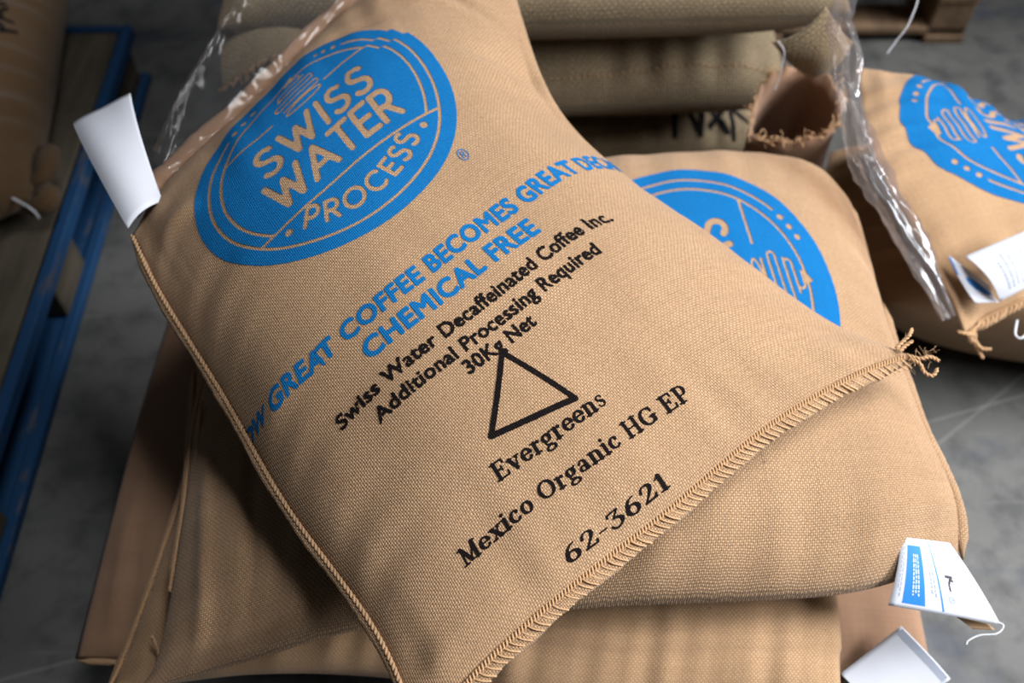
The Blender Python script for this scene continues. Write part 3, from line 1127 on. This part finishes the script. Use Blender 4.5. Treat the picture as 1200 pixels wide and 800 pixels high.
def pallet(name, label, corner, wx, wy, rz, deck_mat, edge_mat, block_mat, height=.15, edge=True, lead='x'):
    """corner = front corner at floor; wx across, wy deep (before turning by rz)"""
    root = thing(name, label, 'pallet', (corner[0], corner[1], 0))
    c, s_ = math.cos(rz), math.sin(rz)
    def W(x, y, z): return (corner[0] + c * x - s_ * y, corner[1] + s_ * x + c * y, z)
    th = .020
    sx = 1 if wx > 0 else -1
    n = 7
    bw = abs(wy) / n * .80
    if lead == 'y':          # close boards running away from the camera
        for i in range(n):
            bx_ = (abs(wx) - .05) / n
            board('deck_board', W(sx * (.025 + bx_ * (i + .5)), wy / 2, height - th / 2), (bx_ * .96, abs(wy) - .05, th), deck_mat, root, rz)
    for i in range(n if lead == 'x' else 0):       # deck boards run across
        y = wy * (i + .5) / n
        board('deck_board', W(wx / 2, y, height - th / 2), (abs(wx) - (.05 if edge else 0), bw, th), deck_mat, root, rz)
    for x in (.06, .5, .94):  # stringer boards under the deck and bottom runners
        board('stringer_board', W(wx * x, wy / 2, height - th * 1.5), (.095, abs(wy), th * .98), deck_mat, root, rz)
        board('bottom_board', W(wx * x, wy / 2, th / 2 + .0005), (.095, abs(wy), th), block_mat if not edge else edge_mat, root, rz)
        for y in (.07, .5, .93):
            board('block', W(wx * x, wy * y, height / 2 - th * .25), (.09, .13, height - th * 3.1), block_mat, root, rz)
    for y in (.05, .95):
        board('end_board', W(wx / 2, wy * y, th * 1.5 + .001), (abs(wx) * .97, .09, th * .98), block_mat, root, rz)
    if edge:
        for x in (0.012, wx / sx - .012):
            board('edge_rail', W(sx * x, wy / 2, height - .014), (.022, abs(wy), .032), edge_mat, root, rz)
            board('edge_rail', W(sx * x, wy / 2, .014), (.022, abs(wy), .022), edge_mat, root, rz)
        for y in (.012, abs(wy) - .012):
            board('edge_rail', W(wx / 2, y, height - .014), (abs(wx) - .05, .022, .032), edge_mat, root, rz)
    return root


blue_pallet = pallet('pallet', 'blue-edged wooden pallet on the floor at the left of the picture', (-.795, .55), -1.0, 1.25, math.radians(1.0),
                     M_WOODG, M_WOODB, M_WOODG, .15, True, 'y')
back_pallet = pallet('pallet', 'empty brown wooden pallet on the floor at the top right', (.10, 1.93), .97, 1.0, 0.0, M_WOOD, M_WOOD, M_WOOD, .15, False)
pile_pallet = pallet('pallet', 'brown wooden pallet carrying the central pile of sacks', (-.40, .52), .84, 1.18, 0.0, M_WOOD, M_WOOD, M_WOOD, .14, False)

# ------------------------------------------------------------------ central pile, from the bottom up
V3 = lambda *a: np.array(a, float)
PZ = .145
s4 = Sack('burlap_sack', 'bottom sack of the central pile, its flat brown end showing at lower left', M_DULL,
          at(88, 772, .165), at(1086, 806, .18), V3(.56, 1.06, .215), at(207, 345, .225),
          left=[at(122, 640, .185), at(165, 480, .215)], right=[at(1084, 745, .20)],
          wid=1.1, length=.62, ht=.055, hb=.05, pa=2.4, pb=.55, n=140, m=100, lump=.003, pucker=.003, seed=4, floor_z=PZ, arc_uv=True, folds=[(.035, .02, .03, .40, .010, .008), (.06, .02, .05, .3, .012, -.006)])
s3 = Sack('burlap_sack', 'third sack down in the central pile, squeezed between two others', M_JUTE2,
          at(128, 812, .215), at(986, 835, .27), V3(.47, 1.05, .285), at(232, 380, .29),
          left=[at(150, 765, .235), at(190, 655, .262), at(222, 545, .285)], right=[at(984, 770, .275), at(982, 700, .28)],
          bottom=[at(300, 790, .225), at(480, 797, .23), at(700, 835, .235)],
          wid=1.0, length=.62, ht=.06, hb=.06, pa=3.2, pb=.5, n=140, m=100, lump=.004, seed=11, under=[s4.bvh], floor_z=PZ, arc_uv=True)
# second sack: its mouth end is at the right, so the print reads towards the camera
s2 = Sack('burlap_sack', 'printed sack lying crosswise just beneath the big top sack', M_JUTE,
          V3(-.40, .92, .37), at(160, 812, .30), at(1124, 655, .365), at(1005, 250, .40),
          left=[V3(-.1, 1.08, .39), V3(.25, 1.13, .405), V3(.45, 1.115, .405)], right=[at(290, 775, .335), at(440, 735, .36), at(700, 712, .37), at(980, 697, .375)],
          top=[at(1038, 380, .385), at(1080, 500, .385), at(1118, 585, .385)],
          bottom=[at(235, 470, .36), at(215, 610, .345), at(188, 760, .32)],
          wid=.64, length=1.0, ht=.085, hb=.06, pa=3.0, pb=.5, n=150, m=220, lump=.003, pucker=.003, seed=21, under=[s3.bvh, s4.bvh], floor_z=PZ,
          folds=[(.50, .03, .97, .07, .012, .010), (.45, .10, .97, .13, .012, -.009), (.5, .17, .98, .19, .014, .008), (.6, .25, .99, .26, .014, -.006)])
# the big sack on top
s1 = Sack('burlap_sack', 'big sack on top of the central pile with the full blue badge and stencilled lettering', M_JUTE,
          at(498, 868, .475), at(1070, 418, .50), at(592, -45, .65), at(156, 274, .585),
          bottom=[at(560, 790, .49), at(650, 707, .50), at(780, 603, .505), at(900, 503, .51), at(1000, 444, .508)],
          left=[at(441, 738, .485), at(337, 592, .51), at(262, 462, .535), at(190, 345, .57)],
          top=[at(196, 212, .60), at(300, 118, .625), at(385, 32, .635), at(470, -30, .65)],
          right=[at(965, 372, .515), at(840, 282, .535), at(730, 205, .56), at(645, 110, .60)],
          wid=.68, length=.74, ht=.105, hb=.08, pa=2.3, pb=.74, n=260, m=260, lump=.003, pucker=.0024, seed=31, under=[s2.bvh, s3.bvh],
          gauss=[(.98, .72, .12, .10, -.02)],
          folds=[(.60, .99, .88, .84, .012, .009), (.70, 1.0, .97, .80, .011, -.007), (.78, .74, 1.0, .67, .014, .007), (.55, .94, .72, .86, .010, -.005), (.05, .93, .16, .86, .012, .006)])

# ------------------------------------------------------------------ the sacks behind
bz = [.19, .330, .52]
blab = ['open-weave sack with big black lettering, lowest of the rear stack',
        'ribbed open-weave sack with a hanging corner flap, middle of the rear stack',
        'open-weave sack on top of the rear stack, cut by the top of the picture']
rear = []
for i, z in enumerate(bz):
    und = [rear[-1].bvh] if rear else []
    yf = [1.34, 1.32, 1.30][i]
    rear.append(Sack('burlap_sack', blab[i], M_GREY, V3([-.40, -.42, -.46][i], yf, z), V3([.46, .48, .53][i], yf + .02, z + [0, .005, .01][i]), V3(.46, yf + .62, z + .01), V3(-.42, yf + .60, z + .01),
                     wid=.9, length=.6, ht=[.075, .112, .10][i], hb=[.05, .07, .09][i], pa=4.5, pb=.42, n=150, m=90, lump=.004, pucker=.006, seed=60 + i, under=und, floor_z=PZ, cluster=True, arc_uv=True))

# ------------------------------------------------------------------ sacks at the right
r2 = Sack('burlap_sack', 'lower sack of the right-hand pair, mostly covered by the printed one', M_JUTE2,
          V3(.62, 1.00, .20), V3(1.35, .86, .20), V3(1.3, 1.32, .20), V3(.58, 1.34, .22), left=[V3(.545, 1.2, .23)],
          wid=.8, length=.6, ht=.085, hb=.21, pa=3, pb=.5, n=100, m=90, seed=81, floor_z=.002, arc_uv=True)
r1 = Sack('burlap_sack', 'printed sack slumped at the right with blue badge and folded white tag', M_JUTE2,
          V3(1.32, 1.16, .30), V3(1.13, 1.62, .30), at(1004, 78, .45), at(1132, 396, .335),
          top=[at(1110, 345, .36), at(1060, 255, .41), at(1015, 165, .45)], left=[at(1200, 352, .33)], right=[at(1195, 143, .325), at(1100, 99, .41)],
          wid=.46, length=.66, ht=.06, hb=.04, pa=2.4, pb=.65, n=150, m=150, lump=.004, pucker=.005, seed=91, under=[r2.bvh], floor_z=PZ)

# ------------------------------------------------------------------ sack at the left
l1 = Sack('burlap_sack', 'dim brown sack with dark letters lying on the blue-edged pallet', M_SHADEJ,
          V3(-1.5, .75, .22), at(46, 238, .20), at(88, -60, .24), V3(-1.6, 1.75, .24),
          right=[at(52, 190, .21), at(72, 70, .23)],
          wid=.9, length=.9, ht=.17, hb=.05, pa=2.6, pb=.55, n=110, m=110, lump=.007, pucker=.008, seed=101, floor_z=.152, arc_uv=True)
SACKS.update(s1=s1, s2=s2, s3=s3, s4=s4, r1=r1, r2=r2, l1=l1, b2=rear[0], b3=rear[1], b4=rear[2])

# ------------------------------------------------------------------ print on the big sack
def affine(o, ex, ey):
    o, ex, ey = np.array(o), np.array(ex), np.array(ey)
    return lambda V: o + V[:, :1] * ex + V[:, 1:2] * ey


LOGO = logo_mask()
_aff = affine((.3004, .5625), (.213, -.022), (-.0136, .150))


def pleated(V):
    """the cloth lay in two small pleats while it was printed: the badge steps at its upper right"""
    V = V.copy()
    k = np.clip((V[:, 0] - .12) / .3, 0, 1)
    y = V[:, 1] - .10 * (V[:, 0] - .6)
    V[:, 0] += k * (np.where(y < .46, .035, 0) + np.where(y < .34, .035, 0) - .07)
    return _aff(V)


lay_print(s1, 'brand_badge', LOGO, pleated, M_BLUE, rough=.12)

m_, w_ = sans_mask('GREAT COFFEE BECOMES GREAT', .021, bold=.058, spacing=1.07)
_, w0 = sans_mask('NOW ', .021, .004, .058, 1.02)
base1 = [(.0447, .3716), (.1226, .3510), (.1372, .3500), (.2481, .3390), (.4348, .3275), (.5000, .3315), (.5652, .3440)]
f1 = along(base1, w_, .86)
lay_print(s1, 'slogan_lettering', m_, f1, M_BLUE, rough=.3, seed=5)
m_n, w_n = sans_mask('NOW', .021, bold=.058, spacing=1.07)
lay_print(s1, 'slogan_lettering', m_n, along([(-.029, .412), (.006, .3950), (.0325, .3795)], w_n, .86), M_BLUE, rough=.3, seed=6)
m_d, w_d = sans_mask('DECAF', .021, bold=.058, spacing=1.07)
lay_print(s1, 'slogan_lettering', m_d, along([(.5790, .3480), (.625, .362), (.672, .378)], w_d, .86), M_BLUE, rough=.3, seed=7)
m_, w_ = sans_mask('CHEMICAL FREE', .021, bold=.058, spacing=1.07)
lay_print(s1, 'slogan_lettering', m_, along([(.1683, .3123), (.25, .3050), (.3298, .2996), (.4397, .2932)], w_, .84), M_BLUE, rough=.3, seed=8)

for txt, pts, sd in (('Swiss Water Decaffeinated Coffee Inc.', [(.0973, .2837), (.2218, .2740), (.3843, .2640), (.5292, .2657)], 9),
                     ('Additional Processing Required', [(.1323, .2551), (.2354, .2480), (.36, .2400), (.4757, .2371)], 10),
                     ('30Kg Net', [(.2393, .2265), (.29, .2225), (.3424, .2200)], 11)):
    m_, w_ = sans_mask(txt, .0165, bold=.046, spacing=1.05)
    lay_print(s1, 'stencilled_lettering', m_, along(pts, w_, .86), M_BLACK, rough=.6, seed=sd)
m_ = Mask(.16, .10, .40, .26, .0006)
tri = [(.2850, .2215), (.3162, .1397), (.2130, .1652)]
m_.stroke(tri + tri[:1], .0062)
lay_print(s1, 'triangle_mark', m_, lambda V: V, M_BLACK, rough=.4, seed=12, eps=.0008)
for txt, pts, us, sd in (('Evergreens', [(.1897, .1262), (.27, .1205), (.3444, .1160)], .84, 13),
                         ('Mexico Organic HG EP', [(.1128, .0858), (.2218, .0826), (.3434, .0752), (.4271, .0676)], .82, 14),
                         ('62-3621', [(.2033, .0190), (.27, .0175), (.3415, .0165)], .60, 15)):
    m_, w_ = serif_mask(txt, .022, .0006, weight=.9 if sd == 15 else .95)
    lay_print(s1, 'stencilled_lettering', m_, along(pts, w_, us), M_BLACK, rough=.35, seed=sd)
# registered mark
m_ = Mask(-.009, -.009, .009, .009, .0005)
m_.stroke(arc(0, 0, .0072, .0072, 0, 360, 40), .0013)
m_.stroke(J((-.0022, -.004), (-.0022, .004), (.0006, .004), arc(.0006, .002, .002, .002, 90, -90, 10), (-.0022, 0)), .0013)
m_.stroke([(.0004, 0), (.0026, -.004)], .0013)
lay_print(s1, 'registered_mark', m_, affine((.4456, .4150), (1, -.1), (.1, 1)), M_BLUE)

# badges on the two other printed sacks
LOGO2 = logo_mask(.0075)
lay_print(s2, 'brand_badge', LOGO2, affine((.2786, .694), (.203, .0285), (-.0256, .183)), M_BLUE, rough=.1, eps=.0008)
lay_print(r1, 'brand_badge', LOGO2, affine((.315, .432), (.1965, .034), (-.0300, .178)), M_BLUE, rough=.1, eps=.0008)

# ------------------------------------------------------------------ seams of the big sack
hem(s1, s1.edge('bottom', .02, 1.0, 160), .018, .0050, True, .0085, mat=M_JUTE, yr=.0011)
hem(s1, s1.edge('left', 0.0, 1.0, 140), .012, .004, False, mat=M_JUTE, cord=.0026, yarn=M_YARND)
hem(s1, s1.edge('top', .04, .8, 100), .034, .007, False, mat=M_DULL)
Z = .508
for pts in ([at(1050, 408, Z), at(1060, 398, Z + .004), at(1066, 392, Z + .008), at(1069, 385, Z + .006)],
            [at(1062, 416, Z), at(1078, 420, Z + .002), at(1090, 418, Z + .003), at(1101, 423, Z)],
            [at(1066, 420, Z), at(1078, 426, Z), at(1083, 436, Z - .004), at(1093, 440, Z - .005), at(1099, 431, Z)],
            [at(1054, 412, Z), at(1062, 404, Z + .002), at(1070, 399, Z + .006)]):
    yarn_end(s1.root, pts, .0023)
# loose fibres at the frayed corner
fz = MB()
rr = np.random.default_rng(5)
for i in range(26):
    p0 = at(1045 + rr.uniform(0, 50), 415 + rr.uniform(-8, 12), Z)
    d = rr.normal(0, 1, 3); d[2] = abs(d[2]) * .5; d /= np.linalg.norm(d)
    L_ = rr.uniform(.008, .02)
    p1 = p0 + d * L_ * .5 + rr.normal(0, .002, 3); p2 = p0 + d * L_ + rr.normal(0, .004, 3)
    fz.tube(crom([p0, p1, p2], 8), .00022, 4)
tag(fz.build('loose_fibres', M_YARN, s1.root), kind='stuff')

# ------------------------------------------------------------------ paper tag at the upper left corner of the big sack
sh = Sheet(at(150, 268, .60), at(191, 236, .605), at(154, 111, .615), at(87, 147, .60), bend=.016, bend2=.008, n=24, wave=.004, waves=.8)
sh.build('paper_tag', M_PAPER, s1.root)

# ------------------------------------------------------------------ clear liner showing past the mouth of the big sack
def film(name, inner, outer, parent, mat, hgt=.03, k=60, seg=26, seed=1, wr=.004):
    A, B = crom(inner, k), crom(outer, k)
    nz = Noise(seed, 12, 6, 22)
    a = np.linspace(0, 2 * np.pi, seg, endpoint=False)
    vs = []
    for i in range(k):
        c, d = (A[i] + B[i]) / 2, (B[i] - A[i]) / 2
        t = A[min(i + 1, k - 1)] - A[max(i - 1, 0)]
        n_ = np.cross(d, t); n_ /= np.linalg.norm(n_) + 1e-9
        if n_[2] < 0: n_ = -n_
        w = nz(np.full(seg, i / k), np.minimum(a, 2 * np.pi - a) / 6.0) * wr
        vs.append(c + np.cos(a)[:, None] * d + (np.sin(a) * hgt + w)[:, None] * n_)
    vs = np.concatenate(vs)
    fs = [[i * seg + j, i * seg + (j + 1) % seg, (i + 1) * seg + (j + 1) % seg, (i + 1) * seg + j] for i in range(k - 1) for j in range(seg)]
    return mesh_obj(name, vs, fs, mat, parent)


film('plastic_liner', [at(196, 214, .605), at(250, 166, .615), at(300, 120, .625), at(350, 70, .635), at(410, 5, .645), at(450, -40, .65)],
     [at(187, 182, .58), at(206, 125, .60), at(240, 64, .62), at(282, -10, .64), at(310, -60, .65), at(340, -110, .66)], s1.root, M_PLASTIC, .022, seed=3)

# ------------------------------------------------------------------ second sack: stitched ends, tag, twine
hem(s2, s2.edge('bottom', .12, .80, 90), .010, .004, False, mat=M_JUTE, cord=.0022)
hem(s2, s2.edge('top', .30, 1.0, 60), .014, .004, False, mat=M_JUTE)
t1 = Sheet(at(1056, 629, .415), at(1041, 709, .375), at(1172, 731, .345), at(1113, 636, .392), bend=.006, bend2=.004, n=18)
tg = t1.build('paper_tag', M_PAPER, s2.root)
t1.ink('blue_panel', [(.10, .10, .93, .30)], M_TAGBLUE, tg)
tag(t1.ink('panel_lettering', text_lines(.22, .80, .17, .25, 3, 3), M_PALE, tg, .0008), kind='stuff')
tag(t1.ink('small_print', text_lines(.06, .94, .03, .075, 2, 4, 14) + text_lines(.04, .92, .36, .43, 2, 5, 16) + text_lines(.30, .62, .90, .95, 2, 6, 6), M_TAGGREY, tg), kind='stuff')
t1.ink('blue_rule', [(.03, .455, .96, .472)], M_TAGBLUE, tg)
mk = Mask(-.1, -.1, 1.1, 1.1, .03)
mk.stroke([(.05, .1), (.05, .9)], .2); mk.stroke([(.30, .85), (.22, .55), (.55, .25), (.95, .2)], .2)
t1.ink_mask('black_mark', mk, M_TAGBLACK, tg, .46, .56, (.20, 0), (0, .10))
ring = Mask(-1.1, -1.1, 1.1, 1.1, .06)
ring.stroke(arc(0, 0, .85, .85, 0, 360, 30), .25); ring.stroke([(-.5, -.4), (0, .5), (.5, -.4)], .2)
t1.ink_mask('round_stamp', ring, M_TAGGREY, tg, .78, .57, (.05, 0), (0, .035))
tb = Sheet(at(1120, 722, .338), at(1160, 731, .338), at(1166, 738, .334), at(1140, 737, .334), n=6)
tb.build('tag_backing', M_KRAFT, tg)
mb = MB()
twist_yarn(mb, crom([at(1168, 728, .347), at(1176, 733, .346), at(1168, 742, .344), at(1148, 744, .342), at(1135, 750, .340), at(1132, 755, .338)], 40), .0011, .004)
mb.build('white_thread', M_YARNW, tg)
# hanging stitched cord at its left end
mb = MB()
twist_yarn(mb, crom([at(236, 470, .40), at(230, 540, .375), at(220, 620, .355), at(210, 690, .335), at(208, 704, .330)], 60), .0026, .009)
mb.build('hanging_cord', M_YARN, s2.root)

# ------------------------------------------------------------------ third and bottom sack
hem(s3, s3.edge('left', .0, .85, 90), .012, .0045, False, mat=M_JUTE2, cord=.0024)
yarn_end(s3.root, [at(178, 745, .28), at(186, 770, .262), at(176, 800, .25)], .0020)
t4 = Sheet(at(985, 789, .215), at(1056, 733, .245), at(1114, 795, .225), at(1045, 850, .19), bend=.008, n=14)
tg4 = t4.build('paper_tag', M_PAPER, s4.root)
t4.ink('grey_edge_band', [(.88, .04, .985, .96)], M_TAGGREY, tg4)
hem(s4, s4.edge('bottom', .005, .2, 40), .008, .003, False, mat=M_YARND)

# ------------------------------------------------------------------ rear stack details
b2, b3, b4 = rear
fl = Sheet(at(905, 50, .515), at(968, 8, .57), at(1000, 48, .52), at(955, 90, .455), bend=.03, bend2=.02, n=24)
fl.build('corner_flap', M_GREY, b3.root, .004)
mb = MB()
for i in range(46):          # running stitches along its front
    f = .40 + .57 * i / 46
    q = b3.surf(np.linspace(f, f + .007, 5), np.full(5, .030 + .012 * math.sin(f * 9)), .0006)
    mb.tube(q, .0016, 5)
tag(mb.build('running_stitches', M_YARND, b3.root), kind='stuff')
fl2 = Sheet(at(262, 108, .455), at(350, 60, .49), at(405, -30, .54), at(272, -40, .50), bend=.02, bend2=.015, n=24)
fl2.build('corner_flap', M_GREY, b4.root, .003)
mb = MB()
rr = np.random.default_rng(9)
for i in range(46):
    f = rr.uniform(0, 1)
    p0 = fl2.p(f, 0.02)
    d = at(262 - 10, 125, .45) - at(262, 100, .46)
    p2 = p0 + d / np.linalg.norm(d) * rr.uniform(.004, .02) + rr.normal(0, .004, 3)
    mb.tube(crom([p0, (p0 + p2) / 2 + rr.normal(0, .002, 3), p2], 6), .0007, 4)
tag(mb.build('frayed_edge', M_YARN, b4.root), kind='stuff')
mb = MB()
twist_yarn(mb, crom([at(990, -28, .60), at(1040, -50, .63), at(1075, -15, .60), at(1066, 25, .56), at(1050, 48, .53), at(1039, 63, .51)], 60), .0012, .005)
mb.build('white_thread', M_YARNW, b4.root)
mb = MB()
twist_yarn(mb, crom([at(912, 48, .54), at(919, 62, .52), at(914, 85, .49), at(908, 105, .46)], 40), .0011, .005)
mb.build('white_thread', M_YARNW, b3.root)


# ------------------------------------------------------------------ black lettering on the lowest rear sack
m_ = Mask(0, 0, .22, .10, .0012)
for p_ in ([(.02, .01), (.02, .09)], [(.035, .085), (.075, .015)], [(.078, .012), (.088, .088)], [(.10, .03), (.135, .07)], [(.10, .075), (.14, .02)], [(.155, .01), (.15, .09)], [(.15, .085), (.19, .05)]):
    m_.stroke(p_, .012)
lay_print(b2, 'black_lettering', m_, affine((.715, .008), (.86, 0), (0, .9)), M_GREYINK, eps=.001)

# ------------------------------------------------------------------ lettering on the sack at the left
m_, w_ = sans_mask('PAR', .05, .0015, .03)
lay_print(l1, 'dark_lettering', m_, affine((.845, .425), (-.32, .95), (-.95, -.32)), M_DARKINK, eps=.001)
# its tied ear at the near corner
mb = MB()
ear = crom([at(60, 175, .225), at(50, 205, .22), at(30, 222, .21), at(38, 240, .20), at(55, 236, .20), at(56, 222, .205)], 40)
mb.tube(ear, .016 + .006 * np.sin(np.linspace(0, 9, 40)), 10)
mb.build('tied_ear', M_SHADEJ, l1.root, uvs=np.stack([np.repeat(np.arange(40) * .006, 10), np.tile(np.arange(10) * .006, 40)], 1))
mb = MB()
twist_yarn(mb, crom([at(5, 228, .22), at(22, 236, .225), at(38, 246, .22), at(46, 256, .20)], 30), .0020, .007)
mb.build('tie_string', M_YARNW, l1.root)

# ------------------------------------------------------------------ bunched liner and tag of the right-hand printed sack
k = 70
path = crom([at(994, -8, .60), at(984, 30, .585), at(996, 70, .56), at(996, 110, .535), at(1010, 170, .50), at(1034, 225, .475), at(1062, 275, .445), at(1088, 325, .415), at(1112, 372, .375)], k)
wid_ = np.interp(np.linspace(0, 1, k), [0, .15, .3, .55, .8, 1], [.010, .018, .016, .022, .018, .009])
t_ = np.gradient(path, axis=0); t_ /= np.linalg.norm(t_, axis=1, keepdims=True)
sd_ = np.cross(t_, [0, 0, 1.0]); sd_ /= np.linalg.norm(sd_, axis=1, keepdims=True)
nz = Noise(44, 14, 3, 12)
seg = 28
a_ = np.linspace(0, 2 * np.pi, seg, endpoint=False)
vs = []
for i in range(k):
    rad = 1 + .28 * np.sin(3 * a_ + i * .12) + .18 * np.sin(5 * a_ - i * .21) + .18 * nz(np.cos(a_) * .3 + i / k * 2, np.sin(a_) * .3)
    n_ = np.cross(sd_[i], t_[i])
    vs.append(path[i] + (np.cos(a_) * rad)[:, None] * sd_[i] * wid_[i] + (np.sin(a_) * rad)[:, None] * n_ * wid_[i] * .7)
fs = [[i * seg + j, i * seg + (j + 1) % seg, (i + 1) * seg + (j + 1) % seg, (i + 1) * seg + j] for i in range(k - 1) for j in range(seg)]
mesh_obj('plastic_liner', np.concatenate(vs), fs, M_PLASTIC2, r1.root)
hem(r1, r1.edge('left', .30, 1.0, 60), .014, .005, True, .010, mat=M_JUTE2, yr=.0014)
for pts in ([at(1140, 393, .345), at(1128, 390, .35), at(1122, 388, .35)], [at(1140, 398, .345), at(1146, 410, .335), at(1152, 420, .325)],
            [at(1142, 398, .345), at(1150, 408, .34), at(1162, 409, .34)]):
    yarn_end(r1.root, pts, .0026)
mb = MB()
twist_yarn(mb, crom([at(1192, 375, .36), at(1190, 392, .355), at(1198, 396, .355), at(1206, 385, .355)], 24), .0016, .006)
mb.build('white_thread', M_YARNW, r1.root)
tr = Sheet(at(1172, 353, .385), at(1225, 325, .40), at(1222, 262, .435), at(1131, 300, .415), bend=.014, bend2=.006, n=18)
tgr = tr.build('paper_tag', M_PAPER, r1.root)
tag(tr.ink('small_print', text_lines(.12, .80, .18, .92, 9, 21, 12, 'b'), M_TAGGREY, tgr), kind='stuff')
tr2 = Sheet(at(1143, 355, .378), at(1171, 354, .380), at(1160, 335, .382), at(1111, 299, .405), bend=-.004, n=10)
tgr2 = tr2.build('folded_tag', M_PAPER, r1.root)
ov = Mask(-1.05, -1.05, 1.05, 1.05, .06)
ov.disc((0, 0), .95)
tr2.ink_mask('blue_oval', ov, M_TAGBLUE, tgr2, .60, .55, (.36, -.05), (.0, .20))
tr2.ink('blue_edge', [(.0, .62, .07, .98)], M_TAGBLUE, tgr2)

# ------------------------------------------------------------------ gaping sack between the rear stack and the right-hand pair
ring_ = [V3(.375, 1.175, 0), V3(.43, 1.155, 0), V3(.495, 1.165, 0), V3(.515, 1.23, 0), V3(.49, 1.29, 0), V3(.43, 1.285, 0), V3(.395, 1.24, 0)]
rimz = [.405, .415, .435, .44, .44, .44, .445]
k = 84
R_ = crom(ring_ + ring_[:1], k + 1)[:-1]
zr = np.interp(np.arange(k) / k * 7, np.arange(8), rimz + rimz[:1])
c0 = R_.mean(0)
rows_, nv = [], 12
for j in range(nv + 1):
    f = j / nv
    sc_ = 1.0 + .06 * math.sin(f * 3.0) + (.05 if j == nv else 0)
    q = c0 + (R_ - c0) * sc_
    q[:, 2] = PZ + .005 + (zr - PZ) * f + .004 * np.sin(np.arange(k) * .9) * f
    rows_.append(q)
inn = []
for j in range(nv, -1, -1):
    q = rows_[j].copy()
    q = c0 * [1, 1, 0] + (q - c0 * [1, 1, 0]) * [.955, .955, 1]
    inn.append(q)
rows_ += inn
vs = np.concatenate(rows_)
nr = len(rows_)
fs = [[i * k + j, i * k + (j + 1) % k, (i + 1) * k + (j + 1) % k, (i + 1) * k + j] for i in range(nr - 1) for j in range(k)]
fs.append(list(range(k))[::-1]); fs.append(list(range((nr - 1) * k, nr * k)))
uv_ = np.stack([np.tile(np.arange(k) * .006, nr), np.repeat(np.arange(nr) * .03, k)], 1)
os_ = thing('open_sack', 'open-mouthed brown sack with a frayed rim, in shadow beside the rear stack', 'sack', (c0[0], c0[1], PZ))
mesh_obj('body', vs, fs, M_DULL, os_, uv_)
mb = MB()
rr = np.random.default_rng(12)
for i in range(150):
    f = rr.uniform(0, k)
    p0 = rows_[nv][int(f) % k]
    p1 = p0 + rr.normal(0, .004, 3) + [0, 0, .004]
    mb.tube(crom([p0 - [0, 0, .004], p1, p1 + rr.normal(0, .005, 3)], 5), .0008, 4)
tag(mb.build('frayed_rim', M_YARN, os_), kind='stuff')

# short descriptions for the parts that look unlike the cloth around them
PART_LABELS = {'brand_badge': 'round blue printed badge', 'slogan_lettering': 'bold blue capital lettering', 'stencilled_lettering': 'black stencilled lettering',
               'triangle_mark': 'black outlined triangle', 'registered_mark': 'small blue registered mark', 'paper_tag': 'white paper tag',
               'folded_tag': 'folded white tag with blue oval', 'plastic_liner': 'clear crinkled plastic liner', 'white_thread': 'loose white thread',
               'yarn_end': 'frayed jute yarn end', 'corner_flap': 'hanging corner of open-weave cloth', 'black_lettering': 'bold black lettering',
               'dark_lettering': 'dark faded lettering', 'edge_rail': 'blue painted edge rail'}
for o_ in bpy.data.objects:
    nm = o_.name.split('.')[0]
    if o_.parent is not None and nm in PART_LABELS:
        o_['label'] = PART_LABELS[nm]
